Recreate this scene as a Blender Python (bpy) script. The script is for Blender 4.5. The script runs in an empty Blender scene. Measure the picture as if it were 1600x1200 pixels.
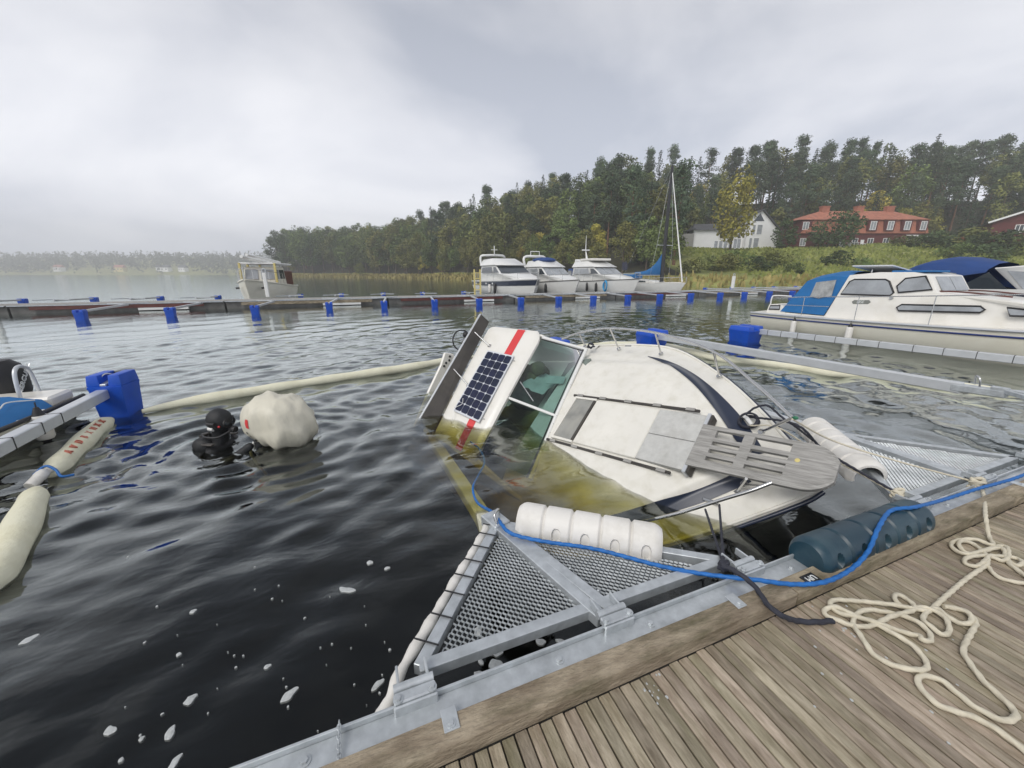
import bpy, bmesh, math, random
import numpy as np
from mathutils import Matrix, Vector
from mathutils import noise as mnoise

scene = bpy.context.scene
col = scene.collection
PI = math.pi
rad = math.radians

# ------------------------------------------------------------------ camera
# world: X runs along the near dock, Y points out over the water, Z up, water at z = 0
CAM_H, FPX, HORIZON = 1.95, 605.0, 427.0
PITCH = math.atan((600 - HORIZON) / FPX)
AZ = rad(68.4)
F = np.array([math.cos(AZ), math.sin(AZ), 0.0])
R = np.array([math.sin(AZ), -math.cos(AZ), 0.0])
UP = np.array([0, 0, 1.0])
FW = F * math.cos(PITCH) - UP * math.sin(PITCH)
CU = F * math.sin(PITCH) + UP * math.cos(PITCH)
EYE = np.array([0, 0, CAM_H])
cd = bpy.data.cameras.new('camera')
cam = bpy.data.objects.new('camera', cd)
col.objects.link(cam)
cd.sensor_width = 36.0
cd.lens = 36.0 * FPX / 1600.0
cd.clip_start = 0.05
cd.clip_end = 5000
cam.matrix_world = Matrix(((R[0], CU[0], -FW[0], 0), (R[1], CU[1], -FW[1], 0), (R[2], CU[2], -FW[2], CAM_H), (0, 0, 0, 1)))
scene.camera = cam

# ------------------------------------------------------------------ sky and sun (overcast)
SUN_EL, SUN_AZ = rad(46), rad(212)          # azimuth: direction in the world XY plane the light comes from
world = bpy.data.worlds.new('World')
scene.world = world
world.use_nodes = True
wn, wl = world.node_tree.nodes, world.node_tree.links
wn.clear()
def N(nt, t, **kw):
    n = nt.nodes.new(t)
    for k, v in kw.items():
        if k.startswith('i_'):
            key = k[2:]
            key = int(key) if key.isdigit() else key.replace('_', ' ')
            n.inputs[key].default_value = v
        else:
            setattr(n, k, v)
    return n
wt = world.node_tree
CLOUD = (3.1, 1.7, 0.4)
sky = N(wt, 'ShaderNodeTexSky', sky_type='NISHITA', sun_disc=False, sun_elevation=SUN_EL, sun_rotation=PI / 2 - SUN_AZ,
        air_density=1.0, dust_density=3.0)
bg1 = N(wt, 'ShaderNodeBackground', i_Strength=0.08)
wl.new(sky.outputs[0], bg1.inputs[0])
tc = N(wt, 'ShaderNodeTexCoord')
sep = N(wt, 'ShaderNodeSeparateXYZ')
wl.new(tc.outputs['Generated'], sep.inputs[0])
zc = N(wt, 'ShaderNodeMath', operation='MAXIMUM', i_1=0.0); wl.new(sep.outputs[2], zc.inputs[0])
mp = N(wt, 'ShaderNodeMapping'); mp.inputs['Rotation'].default_value = (0, 0, rad(-25)); mp.inputs['Scale'].default_value = (1.0, 1.0, 2.3)
mp.inputs['Location'].default_value = CLOUD
wl.new(tc.outputs['Generated'], mp.inputs[0])
cn = N(wt, 'ShaderNodeTexNoise', i_Scale=1.5, i_Detail=8.0, i_Roughness=0.5, i_Distortion=0.35); wl.new(mp.outputs[0], cn.inputs['Vector'])
cr = N(wt, 'ShaderNodeValToRGB'); wl.new(cn.outputs[0], cr.inputs[0])
e = cr.color_ramp.elements
e[0].position, e[0].color = 0.38, (0.42, 0.45, 0.525, 1)
e[1].position, e[1].color = 0.64, (0.765, 0.77, 0.805, 1)
m_ = cr.color_ramp.elements.new(0.50); m_.color = (0.605, 0.62, 0.675, 1)
# an overcast deck is thinner and paler low down, heavier overhead
el = N(wt, 'ShaderNodeMapRange', interpolation_type='SMOOTHSTEP', i_1=0.0, i_2=0.80, i_3=1.20, i_4=0.55); wl.new(zc.outputs[0], el.inputs[0])
bg2 = N(wt, 'ShaderNodeBackground'); wl.new(cr.outputs[0], bg2.inputs[0]); wl.new(el.outputs[0], bg2.inputs[1])
mix = N(wt, 'ShaderNodeMixShader', i_Fac=0.93)
wl.new(bg1.outputs[0], mix.inputs[1]); wl.new(bg2.outputs[0], mix.inputs[2])
wo = N(wt, 'ShaderNodeOutputWorld'); wl.new(mix.outputs[0], wo.inputs[0])

sl = bpy.data.lights.new('sun', 'SUN')
sl.energy = 1.5; sl.angle = rad(30); sl.color = (1.0, 0.97, 0.92)
sun = bpy.data.objects.new('sun', sl); col.objects.link(sun)
sd = Vector((math.cos(SUN_EL) * math.cos(SUN_AZ), math.cos(SUN_EL) * math.sin(SUN_AZ), math.sin(SUN_EL)))
sun.rotation_euler = sd.to_track_quat('Z', 'Y').to_euler()
sun.location = (0, 0, 30)

scene.view_settings.view_transform = 'Standard'
scene.view_settings.look = 'None'
scene.view_settings.exposure = 0.48
scene.view_settings.gamma = 1.0
scene.view_settings.use_curve_mapping = False
scene.cycles.max_bounces = 8
scene.cycles.transparent_max_bounces = 12
scene.cycles.use_denoising = True
scene.cycles.volume_bounces = 1

# ------------------------------------------------------------------ placing helpers
def ray(u, v):
    return FW + R * (u - 800) / FPX + CU * (600 - v) / FPX
def P(u, v, z=0.0):
    """the point of the horizontal plane at height z seen in that direction"""
    d = ray(u, v)
    return EYE + d * ((z - CAM_H) / d[2])
def LD(L, D, z=0.0):
    """lateral / forward distance from the viewpoint -> world"""
    p = F * D + R * L
    return Vector((p[0], p[1], z))

PM = {}
def new_obj(name, data, parent=None):
    o = bpy.data.objects.new(name, data)
    col.objects.link(o)
    if parent is not None:
        o.parent = parent
        PM[o.name] = PM.get(parent.name, Matrix.Identity(4))
    return o
def tag(o, label=None, cat=None, group=None, kind=None):
    if label: o['label'] = label
    if cat: o['category'] = cat
    if group: o['group'] = group
    if kind: o['kind'] = kind
    return o
def thing(name, label, cat, loc=(0, 0, 0), rotz=0.0, group=None, matrix=None):
    o = bpy.data.objects.new(name, None)
    col.objects.link(o)
    m = matrix if matrix is not None else Matrix.Translation(loc) @ Matrix.Rotation(rotz, 4, 'Z')
    o.matrix_world = m
    o.empty_display_size = 0.2
    PM[o.name] = m
    return tag(o, label, cat, group)
def copy_thing(o, loc, rotz=0.0, scale=None, label=None, group=None):
    c = o.copy(); col.objects.link(c)
    c.location = loc; c.rotation_euler = (0, 0, rotz)
    if scale is not None: c.scale = scale
    if label: c['label'] = label
    if group: c['group'] = group
    for ch in o.children:
        k = ch.copy(); col.objects.link(k); k.parent = c
        for g in ch.children:
            q = g.copy(); col.objects.link(q); q.parent = k
    return c

class MB:
    """collects faces of one mesh"""
    def __init__(s): s.v, s.f = [], []
    def add(s, vs, fs):
        b = len(s.v); s.v.extend([tuple(map(float, p)) for p in vs]); s.f.extend([tuple(i + b for i in f) for f in fs]); return s
    def box(s, c, size, rz=0.0, m=None):
        x, y, z = [k / 2 for k in size]
        vs = [Vector((a * x, b * y, d * z)) for d in (-1, 1) for b in (-1, 1) for a in (-1, 1)]
        if m is None: m = Matrix.Rotation(rz, 3, 'Z')
        c = Vector(c)
        return s.add([m @ p + c for p in vs], [(0, 2, 3, 1), (4, 5, 7, 6), (0, 1, 5, 4), (2, 6, 7, 3), (0, 4, 6, 2), (1, 3, 7, 5)])
    def bar(s, a, b, w, h, up=(0, 0, 1)):
        a, b = Vector(a), Vector(b); d = (b - a); L = d.length; d.normalize()
        up = Vector(up); sx = d.cross(up).normalized(); uz = sx.cross(d).normalized()
        m = Matrix((d, sx, uz)).transposed()
        return s.box((a + b) / 2, (L, w, h), m=m)
    def loft(s, rings, closed=True, cap=True, loop=False):
        n = len(rings[0]); vs = [p for r in rings for p in r]; fs = []
        K = len(rings)
        for i in range(K if loop else K - 1):
            i2 = (i + 1) % K
            for j in range(n if closed else n - 1):
                j2 = (j + 1) % n
                fs.append((i * n + j, i * n + j2, i2 * n + j2, i2 * n + j))
        if cap and closed and not loop:
            fs.append(tuple(range(n - 1, -1, -1))); fs.append(tuple((K - 1) * n + j for j in range(n)))
        return s.add(vs, fs)
    def tube(s, pts, r, n=8, cap=True, loop=False, lobes=0, pitch=0.06, amp=0.0):
        pts = [Vector(p) for p in pts]; K = len(pts)
        T = []
        for i in range(K):
            a = pts[(i - 1) % K] if (loop or i > 0) else pts[i]
            b = pts[(i + 1) % K] if (loop or i < K - 1) else pts[i]
            t = (b - a)
            T.append(t.normalized() if t.length > 1e-9 else Vector((1, 0, 0)))
        nrm = T[0].orthogonal().normalized(); rings = []; dist = 0.0
        for i in range(K):
            if i:
                dist += (pts[i] - pts[i - 1]).length
                nrm = (nrm - T[i] * nrm.dot(T[i]))
                nrm = nrm.normalized() if nrm.length > 1e-6 else T[i].orthogonal().normalized()
            bn = T[i].cross(nrm)
            rr = r[i] if isinstance(r, (list, tuple)) else r
            ring = []
            for j in range(n):
                a = 2 * PI * j / n
                q = rr * (1 + amp * math.cos(lobes * a - 2 * PI * dist / pitch)) if lobes else rr
                ring.append(pts[i] + nrm * math.cos(a) * q + bn * math.sin(a) * q)
            rings.append(ring)
        return s.loft(rings, True, cap, loop)
    def sphere(s, c, r, nu=12, nv=8, m=None):
        c = Vector(c); r = (r, r, r) if not isinstance(r, (tuple, list)) else r
        rings = []
        for i in range(1, nv):
            t = PI * i / nv
            ring = [Vector((r[0] * math.sin(t) * math.cos(2 * PI * j / nu), r[1] * math.sin(t) * math.sin(2 * PI * j / nu), -r[2] * math.cos(t))) for j in range(nu)]
            rings.append([(m @ p if m else p) + c for p in ring])
        b = len(s.v)
        s.loft(rings, True, False)
        bot = Vector((0, 0, -r[2])); top = Vector((0, 0, r[2]))
        s.v.append(tuple((m @ bot if m else bot) + c)); s.v.append(tuple((m @ top if m else top) + c))
        k = len(s.v) - 2; l = b + (nv - 2) * nu
        for j in range(nu):
            s.f.append((b + (j + 1) % nu, b + j, k)); s.f.append((l + j, l + (j + 1) % nu, k + 1))
        return s
    def prism(s, poly, depth, m):
        """poly: 2D outline, extruded by depth along local z, placed by 4x4 m"""
        n = len(poly)
        lo = [m @ Vector((x, y, 0)) for x, y in poly]; hi = [m @ Vector((x, y, depth)) for x, y in poly]
        return s.add(lo + hi, [tuple(range(n - 1, -1, -1)), tuple(range(n, 2 * n))] + [(i, (i + 1) % n, n + (i + 1) % n, n + i) for i in range(n)])
    def quad(s, a, b, c, d): return s.add([a, b, c, d], [(0, 1, 2, 3)])
    def plate(s, pts, t):
        """a thin plate: polygon of 3D points given thickness along its normal"""
        pts = [Vector(p) for p in pts]; n = len(pts)
        nm = Vector((0, 0, 0))
        for i in range(n): nm += pts[i].cross(pts[(i + 1) % n])
        nm.normalize()
        return s.add([p - nm * t / 2 for p in pts] + [p + nm * t / 2 for p in pts], [tuple(range(n - 1, -1, -1)), tuple(range(n, 2 * n))] + [(i, (i + 1) % n, n + (i + 1) % n, n + i) for i in range(n)])
    def mesh(s, name, mat, smooth=None, bevel=0.0, mtx=None, segs=1):
        me = bpy.data.meshes.new(name)
        vs = s.v
        if mtx is not None: vs = [tuple(mtx @ Vector(p)) for p in vs]
        me.from_pydata(vs, [], s.f); me.update()
        bm = bmesh.new(); bm.from_mesh(me)
        if bevel:
            bmesh.ops.remove_doubles(bm, verts=bm.verts, dist=1e-5)
            ed = [e_ for e_ in bm.edges if len(e_.link_faces) == 2 and e_.calc_face_angle(0) > rad(28)]
            bmesh.ops.bevel(bm, geom=ed, offset=bevel, segments=segs, affect='EDGES', profile=0.6)
        bmesh.ops.recalc_face_normals(bm, faces=bm.faces)
        bm.to_mesh(me); bm.free()
        if smooth:
            for p in me.polygons: p.use_smooth = True
            me.set_sharp_from_angle(angle=rad(smooth))
        if mat is not None: me.materials.append(mat)
        return me
    def build(s, name, mat, parent=None, smooth=None, bevel=0.0, world=False, kind=None, segs=1):
        mtx = None
        if world and parent is not None: mtx = PM[parent.name].inverted()
        o = new_obj(name, s.mesh(name, mat, smooth, bevel, mtx, segs), parent)
        if kind: o['kind'] = kind
        return o

def crom(pts, per=8, loop=False):
    """smooth curve through points"""
    pts = [Vector(p) for p in pts]; K = len(pts); out = []
    rng_ = range(K) if loop else range(K - 1)
    for i in rng_:
        p0 = pts[(i - 1) % K] if (loop or i > 0) else pts[0] * 2 - pts[1]
        p1, p2 = pts[i], pts[(i + 1) % K]
        p3 = pts[(i + 2) % K] if (loop or i + 2 < K) else pts[-1] * 2 - pts[-2]
        for k in range(per):
            t = k / per
            out.append(0.5 * ((2 * p1) + (p2 - p0) * t + (2 * p0 - 5 * p1 + 4 * p2 - p3) * t * t + (3 * p1 - p0 - 3 * p2 + p3) * t ** 3))
    if not loop: out.append(pts[-1])
    return out
def resample(pts, step):
    pts = [Vector(p) for p in pts]; out = [pts[0]]; acc = 0.0
    for a, b in zip(pts, pts[1:]):
        L = (b - a).length
        while acc + L >= step and L > 1e-9:
            t = (step - acc) / L; a = a.lerp(b, t); out.append(a.copy()); L = (b - a).length; acc = 0.0
        acc += L
    if (out[-1] - pts[-1]).length > step * 0.3: out.append(pts[-1])
    return out
def text(s, name, size, mat, parent, m, shear=0.0, extrude=0.0015, spacing=1.0):
    cu = bpy.data.curves.new(name, 'FONT'); cu.body = s; cu.size = size; cu.extrude = extrude; cu.shear = shear
    cu.align_x = 'CENTER'; cu.align_y = 'CENTER'; cu.space_character = spacing
    cu.materials.append(mat)
    tmp = bpy.data.objects.new(name, cu); col.objects.link(tmp)
    me = bpy.data.meshes.new_from_object(tmp.evaluated_get(bpy.context.evaluated_depsgraph_get()))
    bpy.data.objects.remove(tmp)
    me.transform(m); me.name = name
    return new_obj(name, me, parent)

# ------------------------------------------------------------------ materials
def mk(name, base, rough=0.5, metal=0.0, var=0.0, vscale=4.0, base2=None, bump=0.0, bscale=40.0, rnd=0.0, spec=0.5, coat=0.0,
       grime=None, gamount=0.0, gscale=2.0, stretch=(1, 1, 1), detail=5.0, coords='Object', trans=0.0):
    m = bpy.data.materials.new(name); m.use_nodes = True
    nt = m.node_tree; L = nt.links; b = nt.nodes['Principled BSDF']
    b.inputs['Roughness'].default_value = rough; b.inputs['Metallic'].default_value = metal
    b.inputs['Specular IOR Level'].default_value = spec
    if coat: b.inputs['Coat Weight'].default_value = coat; b.inputs['Coat Roughness'].default_value = 0.15
    base = tuple(base) + (1,)
    b.inputs['Base Color'].default_value = base
    if not (var or base2 or bump or rnd or grime): return m
    t = N(nt, 'ShaderNodeTexCoord'); mpn = N(nt, 'ShaderNodeMapping'); mpn.inputs['Scale'].default_value = stretch
    L.new(t.outputs[coords], mpn.inputs[0]); vec = mpn.outputs[0]
    oi = N(nt, 'ShaderNodeObjectInfo')
    if rnd:
        ad = N(nt, 'ShaderNodeVectorMath', operation='ADD'); sc = N(nt, 'ShaderNodeVectorMath', operation='SCALE', i_Scale=37.0)
        cx = N(nt, 'ShaderNodeCombineXYZ'); L.new(oi.outputs['Random'], cx.inputs[0]); L.new(oi.outputs['Random'], cx.inputs[2])
        L.new(cx.outputs[0], sc.inputs[0]); L.new(vec, ad.inputs[0]); L.new(sc.outputs[0], ad.inputs[1]); vec = ad.outputs[0]
    nz = N(nt, 'ShaderNodeTexNoise', i_Scale=vscale, i_Detail=detail, i_Roughness=0.6); L.new(vec, nz.inputs['Vector'])
    rp = N(nt, 'ShaderNodeValToRGB'); L.new(nz.outputs[0], rp.inputs[0])
    b2 = tuple(base2) + (1,) if base2 else base
    k0, k1 = 1 - var, 1 + var
    rp.color_ramp.elements[0].position, rp.color_ramp.elements[1].position = 0.3, 0.7
    rp.color_ramp.elements[0].color = tuple(c * k0 for c in base[:3]) + (1,)
    rp.color_ramp.elements[1].color = tuple(min(1, c * k1) for c in b2[:3]) + (1,)
    out = rp.outputs[0]
    if rnd:
        hs = N(nt, 'ShaderNodeHueSaturation')
        mr = N(nt, 'ShaderNodeMapRange', i_3=1 - rnd, i_4=1 + rnd); L.new(oi.outputs['Random'], mr.inputs[0]); L.new(mr.outputs[0], hs.inputs['Value'])
        mr2 = N(nt, 'ShaderNodeMath', operation='MULTIPLY_ADD', i_1=13.7, i_2=0.31); L.new(oi.outputs['Random'], mr2.inputs[0])
        fr = N(nt, 'ShaderNodeMath', operation='FRACT'); L.new(mr2.outputs[0], fr.inputs[0])
        mr3 = N(nt, 'ShaderNodeMapRange', i_3=0.5 - rnd * 0.06, i_4=0.5 + rnd * 0.06); L.new(fr.outputs[0], mr3.inputs[0]); L.new(mr3.outputs[0], hs.inputs['Hue'])
        L.new(out, hs.inputs['Color']); out = hs.outputs[0]
    if grime:
        g = N(nt, 'ShaderNodeTexNoise', i_Scale=gscale, i_Detail=8.0, i_Roughness=0.65); L.new(vec, g.inputs['Vector'])
        gr = N(nt, 'ShaderNodeMapRange', i_1=0.48, i_2=0.72, i_3=0.0, i_4=gamount); L.new(g.outputs[0], gr.inputs[0])
        mx = N(nt, 'ShaderNodeMix', data_type='RGBA'); L.new(gr.outputs[0], mx.inputs[0]); L.new(out, mx.inputs[6]); mx.inputs[7].default_value = tuple(grime) + (1,)
        out = mx.outputs[2]
    L.new(out, b.inputs['Base Color'])
    if bump:
        bn = N(nt, 'ShaderNodeTexNoise', i_Scale=bscale, i_Detail=4.0); L.new(vec, bn.inputs['Vector'])
        bp = N(nt, 'ShaderNodeBump', i_Strength=bump, i_Distance=0.02); L.new(bn.outputs[0], bp.inputs['Height']); L.new(bp.outputs[0], b.inputs['Normal'])
    return m

M = {}
M['gel'] = mk('gelcoat_white', (0.76, 0.74, 0.69), 0.32, var=0.03, vscale=1.3, grime=(0.48, 0.44, 0.33), gamount=0.30, gscale=1.6, coat=0.2)
M['gel_dirty'] = mk('gelcoat_weathered', (0.74, 0.72, 0.66), 0.42, var=0.05, vscale=2.2, grime=(0.46, 0.43, 0.32), gamount=0.32, gscale=7.0, bump=0.03, bscale=90)
M['white'] = mk('white_paint', (0.78, 0.78, 0.77), 0.4, var=0.03, vscale=1.0)
M['boatwhite'] = mk('boat_white', (0.74, 0.74, 0.72), 0.3, var=0.03, vscale=1.0, grime=(0.45, 0.45, 0.40), gamount=0.2, gscale=0.9)
M['cream'] = mk('cream_gelcoat', (0.72, 0.70, 0.60), 0.35, var=0.04, vscale=0.8, grime=(0.45, 0.42, 0.30), gamount=0.28, gscale=0.9)
M['navy'] = mk('navy_gelcoat', (0.022, 0.030, 0.055), 0.3, var=0.15, vscale=2)
M['black'] = mk('black_rubber', (0.018, 0.018, 0.02), 0.5, var=0.2, vscale=8)
M['wetsuit'] = mk('black_drysuit', (0.011, 0.012, 0.014), 0.62, var=0.3, vscale=9, bump=0.25, bscale=22)
M['darkpanel'] = mk('dark_panel_back', (0.045, 0.04, 0.036), 0.5, var=0.3, vscale=3, grime=(0.10, 0.09, 0.07), gamount=0.4, gscale=5)
M['steel'] = mk('stainless_steel', (0.62, 0.62, 0.61), 0.25, 0.95, var=0.08, vscale=10)
M['galv'] = mk('galvanised_steel', (0.50, 0.53, 0.55), 0.42, 0.55, var=0.14, vscale=14, base2=(0.55, 0.58, 0.60), grime=(0.33, 0.36, 0.37), gamount=0.45, gscale=6, bump=0.03, bscale=120)
M['alu'] = mk('aluminium', (0.62, 0.64, 0.66), 0.4, 0.5, var=0.06, vscale=5)
M['float'] = mk('blue_float_plastic', (0.006, 0.075, 0.50), 0.42, var=0.12, vscale=3, grime=(0.02, 0.10, 0.42), gamount=0.5, gscale=7, bump=0.02, bscale=200)
M['teal'] = mk('dark_teal_plastic', (0.010, 0.037, 0.058), 0.40, var=0.15, vscale=5, grime=(0.05, 0.10, 0.12), gamount=0.5, gscale=6, bump=0.03, bscale=150)
M['fender'] = mk('white_fender_plastic', (0.74, 0.72, 0.68), 0.5, var=0.05, vscale=4, grime=(0.36, 0.33, 0.27), gamount=0.35, gscale=5, bump=0.04, bscale=60)
M['oilboom'] = mk('absorbent_boom_fabric', (0.74, 0.72, 0.56), 0.8, var=0.06, vscale=3, grime=(0.48, 0.44, 0.26), gamount=0.45, gscale=2.2, bump=0.35, bscale=24)
M['redprint'] = mk('red_print', (0.55, 0.17, 0.12), 0.7)
M['red'] = mk('red_tape', (0.62, 0.045, 0.05), 0.5, var=0.05)
M['rope'] = mk('cream_rope', (0.62, 0.57, 0.45), 0.85, var=0.14, vscale=22, grime=(0.38, 0.34, 0.25), gamount=0.5, gscale=9)
M['bluerope'] = mk('blue_rope', (0.012, 0.13, 0.42), 0.6, var=0.2, vscale=30)
M['darkrope'] = mk('dark_rope', (0.03, 0.032, 0.045), 0.8, var=0.3, vscale=30)
M['plank'] = mk('weathered_decking', (0.275, 0.220, 0.152), 0.7, var=0.26, vscale=9, base2=(0.345, 0.295, 0.225), rnd=0.27, grime=(0.16, 0.15, 0.075), gamount=0.6, gscale=3.2, stretch=(4, 0.9, 4), bump=0.35, bscale=30)
M['kerb'] = mk('weathered_kerb_wood', (0.255, 0.195, 0.130), 0.85, var=0.35, vscale=5, base2=(0.31, 0.26, 0.19), rnd=0.12, grime=(0.10, 0.09, 0.045), gamount=0.9, gscale=4.5, stretch=(1.0, 3.2, 3.2), bump=0.6, bscale=30)
M['greywood'] = mk('grey_teak', (0.27, 0.262, 0.245), 0.8, var=0.22, vscale=10, base2=(0.33, 0.322, 0.305), rnd=0.08, stretch=(0.5, 6, 6), bump=0.35, bscale=24)
M['concrete'] = mk('wet_concrete', (0.16, 0.155, 0.145), 0.8, var=0.25, vscale=3, bump=0.2, bscale=18)
M['glass'] = bpy.data.materials.new('tinted_glass')
M['darkglass'] = mk('dark_glass', (0.03, 0.04, 0.05), 0.06, var=0.2, vscale=1.2, spec=0.8)
M['greyglass'] = mk('curtained_glass', (0.30, 0.32, 0.34), 0.08, var=0.25, vscale=2.0, spec=0.7)
M['canvas'] = mk('blue_canvas', (0.012, 0.135, 0.36), 0.75, var=0.10, vscale=2.5, bump=0.3, bscale=6)
M['canvasnavy'] = mk('navy_canvas', (0.014, 0.052, 0.19), 0.75, var=0.12, vscale=2, bump=0.3, bscale=5)
M['clearpvc'] = mk('clear_window_vinyl', (0.30, 0.31, 0.31), 0.15, var=0.4, vscale=3.5, spec=0.6, bump=0.5, bscale=5)
M['cell'] = mk('solar_cell', (0.010, 0.014, 0.040), 0.25, var=0.25, vscale=6, rnd=0.15, coat=0.25)
M['solarwhite'] = mk('solar_backing', (0.60, 0.62, 0.66), 0.35)
M['hatchglass'] = mk('hatch_acrylic', (0.27, 0.27, 0.25), 0.3, var=0.25, vscale=4, grime=(0.40, 0.38, 0.33), gamount=0.5, gscale=7)
M['nonslip'] = mk('grey_nonslip', (0.50, 0.50, 0.48), 0.7, var=0.10, vscale=16, grime=(0.34, 0.33, 0.30), gamount=0.5, gscale=6, bump=0.2, bscale=70)
M['redroof'] = mk('clay_tile_roof', (0.36, 0.135, 0.085), 0.75, var=0.25, vscale=1.2, bump=0.3, bscale=4)
M['redwall'] = mk('falu_red_wood', (0.105, 0.022, 0.022), 0.8, var=0.2, vscale=1.5)
M['greyroof'] = mk('grey_roof', (0.06, 0.062, 0.068), 0.7, var=0.25, vscale=1)
M['mahogany'] = mk('mahogany', (0.10, 0.025, 0.018), 0.45, var=0.3, vscale=4)
M['yellowpaint'] = mk('pale_yellow_paint', (0.62, 0.52, 0.20), 0.6, var=0.1)
M['foam'] = mk('water_foam', (0.48, 0.50, 0.50), 0.7, var=0.12, vscale=60, bump=0.4, bscale=90)
M['seat'] = mk('wet_upholstery', (0.16, 0.19, 0.17), 0.6, var=0.4, vscale=4)
M['paper'] = mk('cloth_rag', (0.42, 0.50, 0.47), 0.8, var=0.2, vscale=3)
M['bag'] = mk('lift_bag_fabric', (0.62, 0.59, 0.49), 0.5, var=0.06, vscale=4, grime=(0.40, 0.39, 0.33), gamount=0.65, gscale=5, bump=0.55, bscale=6, stretch=(1, 1, .45))
M['textwhite'] = mk('white_lettering', (0.75, 0.77, 0.76), 0.5)
M['signblack'] = mk('black_sign', (0.012, 0.012, 0.014), 0.4)
M['cyan'] = mk('light_blue_plastic', (0.03, 0.30, 0.60), 0.5)
M['mast'] = mk('dark_mast', (0.02, 0.021, 0.024), 0.4)
M['trunk'] = mk('bark', (0.085, 0.062, 0.045), 0.9, var=0.35, vscale=2.5)
M['pinebark'] = mk('pine_bark', (0.16, 0.085, 0.05), 0.9, var=0.4, vscale=2)
def glass_mat():
    m = M['glass']; m.use_nodes = True; nt = m.node_tree; nt.nodes.clear()
    o = N(nt, 'ShaderNodeOutputMaterial'); mx = N(nt, 'ShaderNodeMixShader'); fr = N(nt, 'ShaderNodeFresnel', i_IOR=1.5)
    tr = N(nt, 'ShaderNodeBsdfTransparent'); tr.inputs[0].default_value = (0.50, 0.66, 0.63, 1)
    gl = N(nt, 'ShaderNodeBsdfGlossy', i_Roughness=0.02)
    nt.links.new(fr.outputs[0], mx.inputs[0]); nt.links.new(tr.outputs[0], mx.inputs[1]); nt.links.new(gl.outputs[0], mx.inputs[2]); nt.links.new(mx.outputs[0], o.inputs[0])
glass_mat()
def leafmat(name, c1, c2, rnd=0.3):
    m = mk(name, c1, 0.75, var=0.25, vscale=0.55, base2=c2, rnd=rnd, spec=0.25)
    return m
M['pine'] = leafmat('pine_needles', (0.046, 0.074, 0.044), (0.090, 0.125, 0.064))
M['spruce'] = leafmat('spruce_needles', (0.034, 0.062, 0.038), (0.062, 0.095, 0.050), 0.25)
M['leaf'] = leafmat('green_leaves', (0.078, 0.118, 0.036), (0.145, 0.185, 0.054))
M['leafdark'] = leafmat('dark_leaves', (0.042, 0.068, 0.029), (0.076, 0.110, 0.038), 0.25)
M['leafyellow'] = leafmat('yellow_green_leaves', (0.23, 0.23, 0.04), (0.38, 0.31, 0.06))
M['leafolive'] = leafmat('olive_leaves', (0.105, 0.125, 0.034), (0.18, 0.18, 0.050))
M['leafred'] = leafmat('red_leaves', (0.20, 0.028, 0.022), (0.30, 0.05, 0.03))
M['reed'] = leafmat('dry_reeds', (0.20, 0.185, 0.060), (0.32, 0.265, 0.10), 0.2)
M['meadow'] = leafmat('meadow_grass', (0.17, 0.215, 0.050), (0.30, 0.30, 0.085), 0.2)

# ================================================================== the setting: terrain, lake bed, water
rng = random.Random(11)
SL = np.array([-1400, -178, -152, -142, -68, -14, 8, 20, 31, 42, 64, 90, 300.0])
SD = np.array([640, 640, 300, 230, 190, 127, 100, 85, 66, 54, 50, 46, 26.0])
def shore(L): return float(np.interp(L, SL, SD))
def sstep(a, b, x):
    t = min(1, max(0, (x - a) / (b - a))); return t * t * (3 - 2 * t)
def ground(L, D):
    s = D - shore(L)
    if s < 0: return max(-3.6, 0.22 * s * (0.35 if L < 30 and L > -142 else 1))
    wob = mnoise.noise(Vector((L * 0.045, D * 0.045, 0.3))) * min(1.0, s / 12) * 1.1
    if L < -150: return 0.2 + min(34, 0.16 * s) + wob
    kf = 0.28 + 0.03 * sstep(-70, -20, L) - 0.02 * sstep(0, 30, L)
    hf = 0.15 + kf * min(s, 75) + 0.05 * max(0, s - 75)
    hh = 0.35 + 9.0 * sstep(-6, 60, s) - 0.95 + 0.50 * min(38, max(0, s - 74)) + 0.05 * max(0, s - 112)
    hh = max(hh, 0.15 + 0.10 * min(s, 20))
    lo_ = 22 + 14 * sstep(112, 138, D)
    w = sstep(lo_, lo_ + 20, L)
    return hf * (1 - w) + hh * w + wob
def terrain():
    mb = MB(); mw = MB()
    def patch(Ls, Ss):
        nL, nS = len(Ls), len(Ss); vs = []
        for L in Ls:
            d0 = shore(L)
            for s_ in Ss: vs.append(LD(L, d0 + s_, ground(L, d0 + s_)))
        cells = [(i, j) for i in range(nL - 1) for j in range(nS - 1)]
        quad_ = lambda i, j: (i * nS + j, (i + 1) * nS + j, (i + 1) * nS + j + 1, i * nS + j + 1)
        wood = lambda i, j: (Ls[i] > -150) and ((Ls[i] < 30 and Ss[j] > 4) or Ss[j] > 74 + 3 * math.sin(Ls[i] * .4))
        mb.add(vs, [quad_(*c) for c in cells if not wood(*c)]); mw.add(vs, [quad_(*c) for c in cells if wood(*c)])
    patch(list(np.arange(-149, 260, 2.0)), [-16, -8, -3, 0, 1.5] + list(np.arange(3, 130, 3.0)) + [150, 200])
    patch(list(np.arange(-1150, -149, 12.0)), [-16, -6, 0, 3] + list(np.arange(8, 260, 9.0)))
    return mb, mw
gm = mk('lawn_and_forest_floor', (0.15, 0.19, 0.045), 0.9, var=0.3, vscale=0.16, base2=(0.27, 0.27, 0.08), grime=(0.11, 0.12, 0.04), gamount=0.7, gscale=0.09, bump=0.6, bscale=1.2)
tl_, tw_ = terrain()
tag(tl_.build('hillside_terrain', gm, smooth=60), kind='structure')
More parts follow.
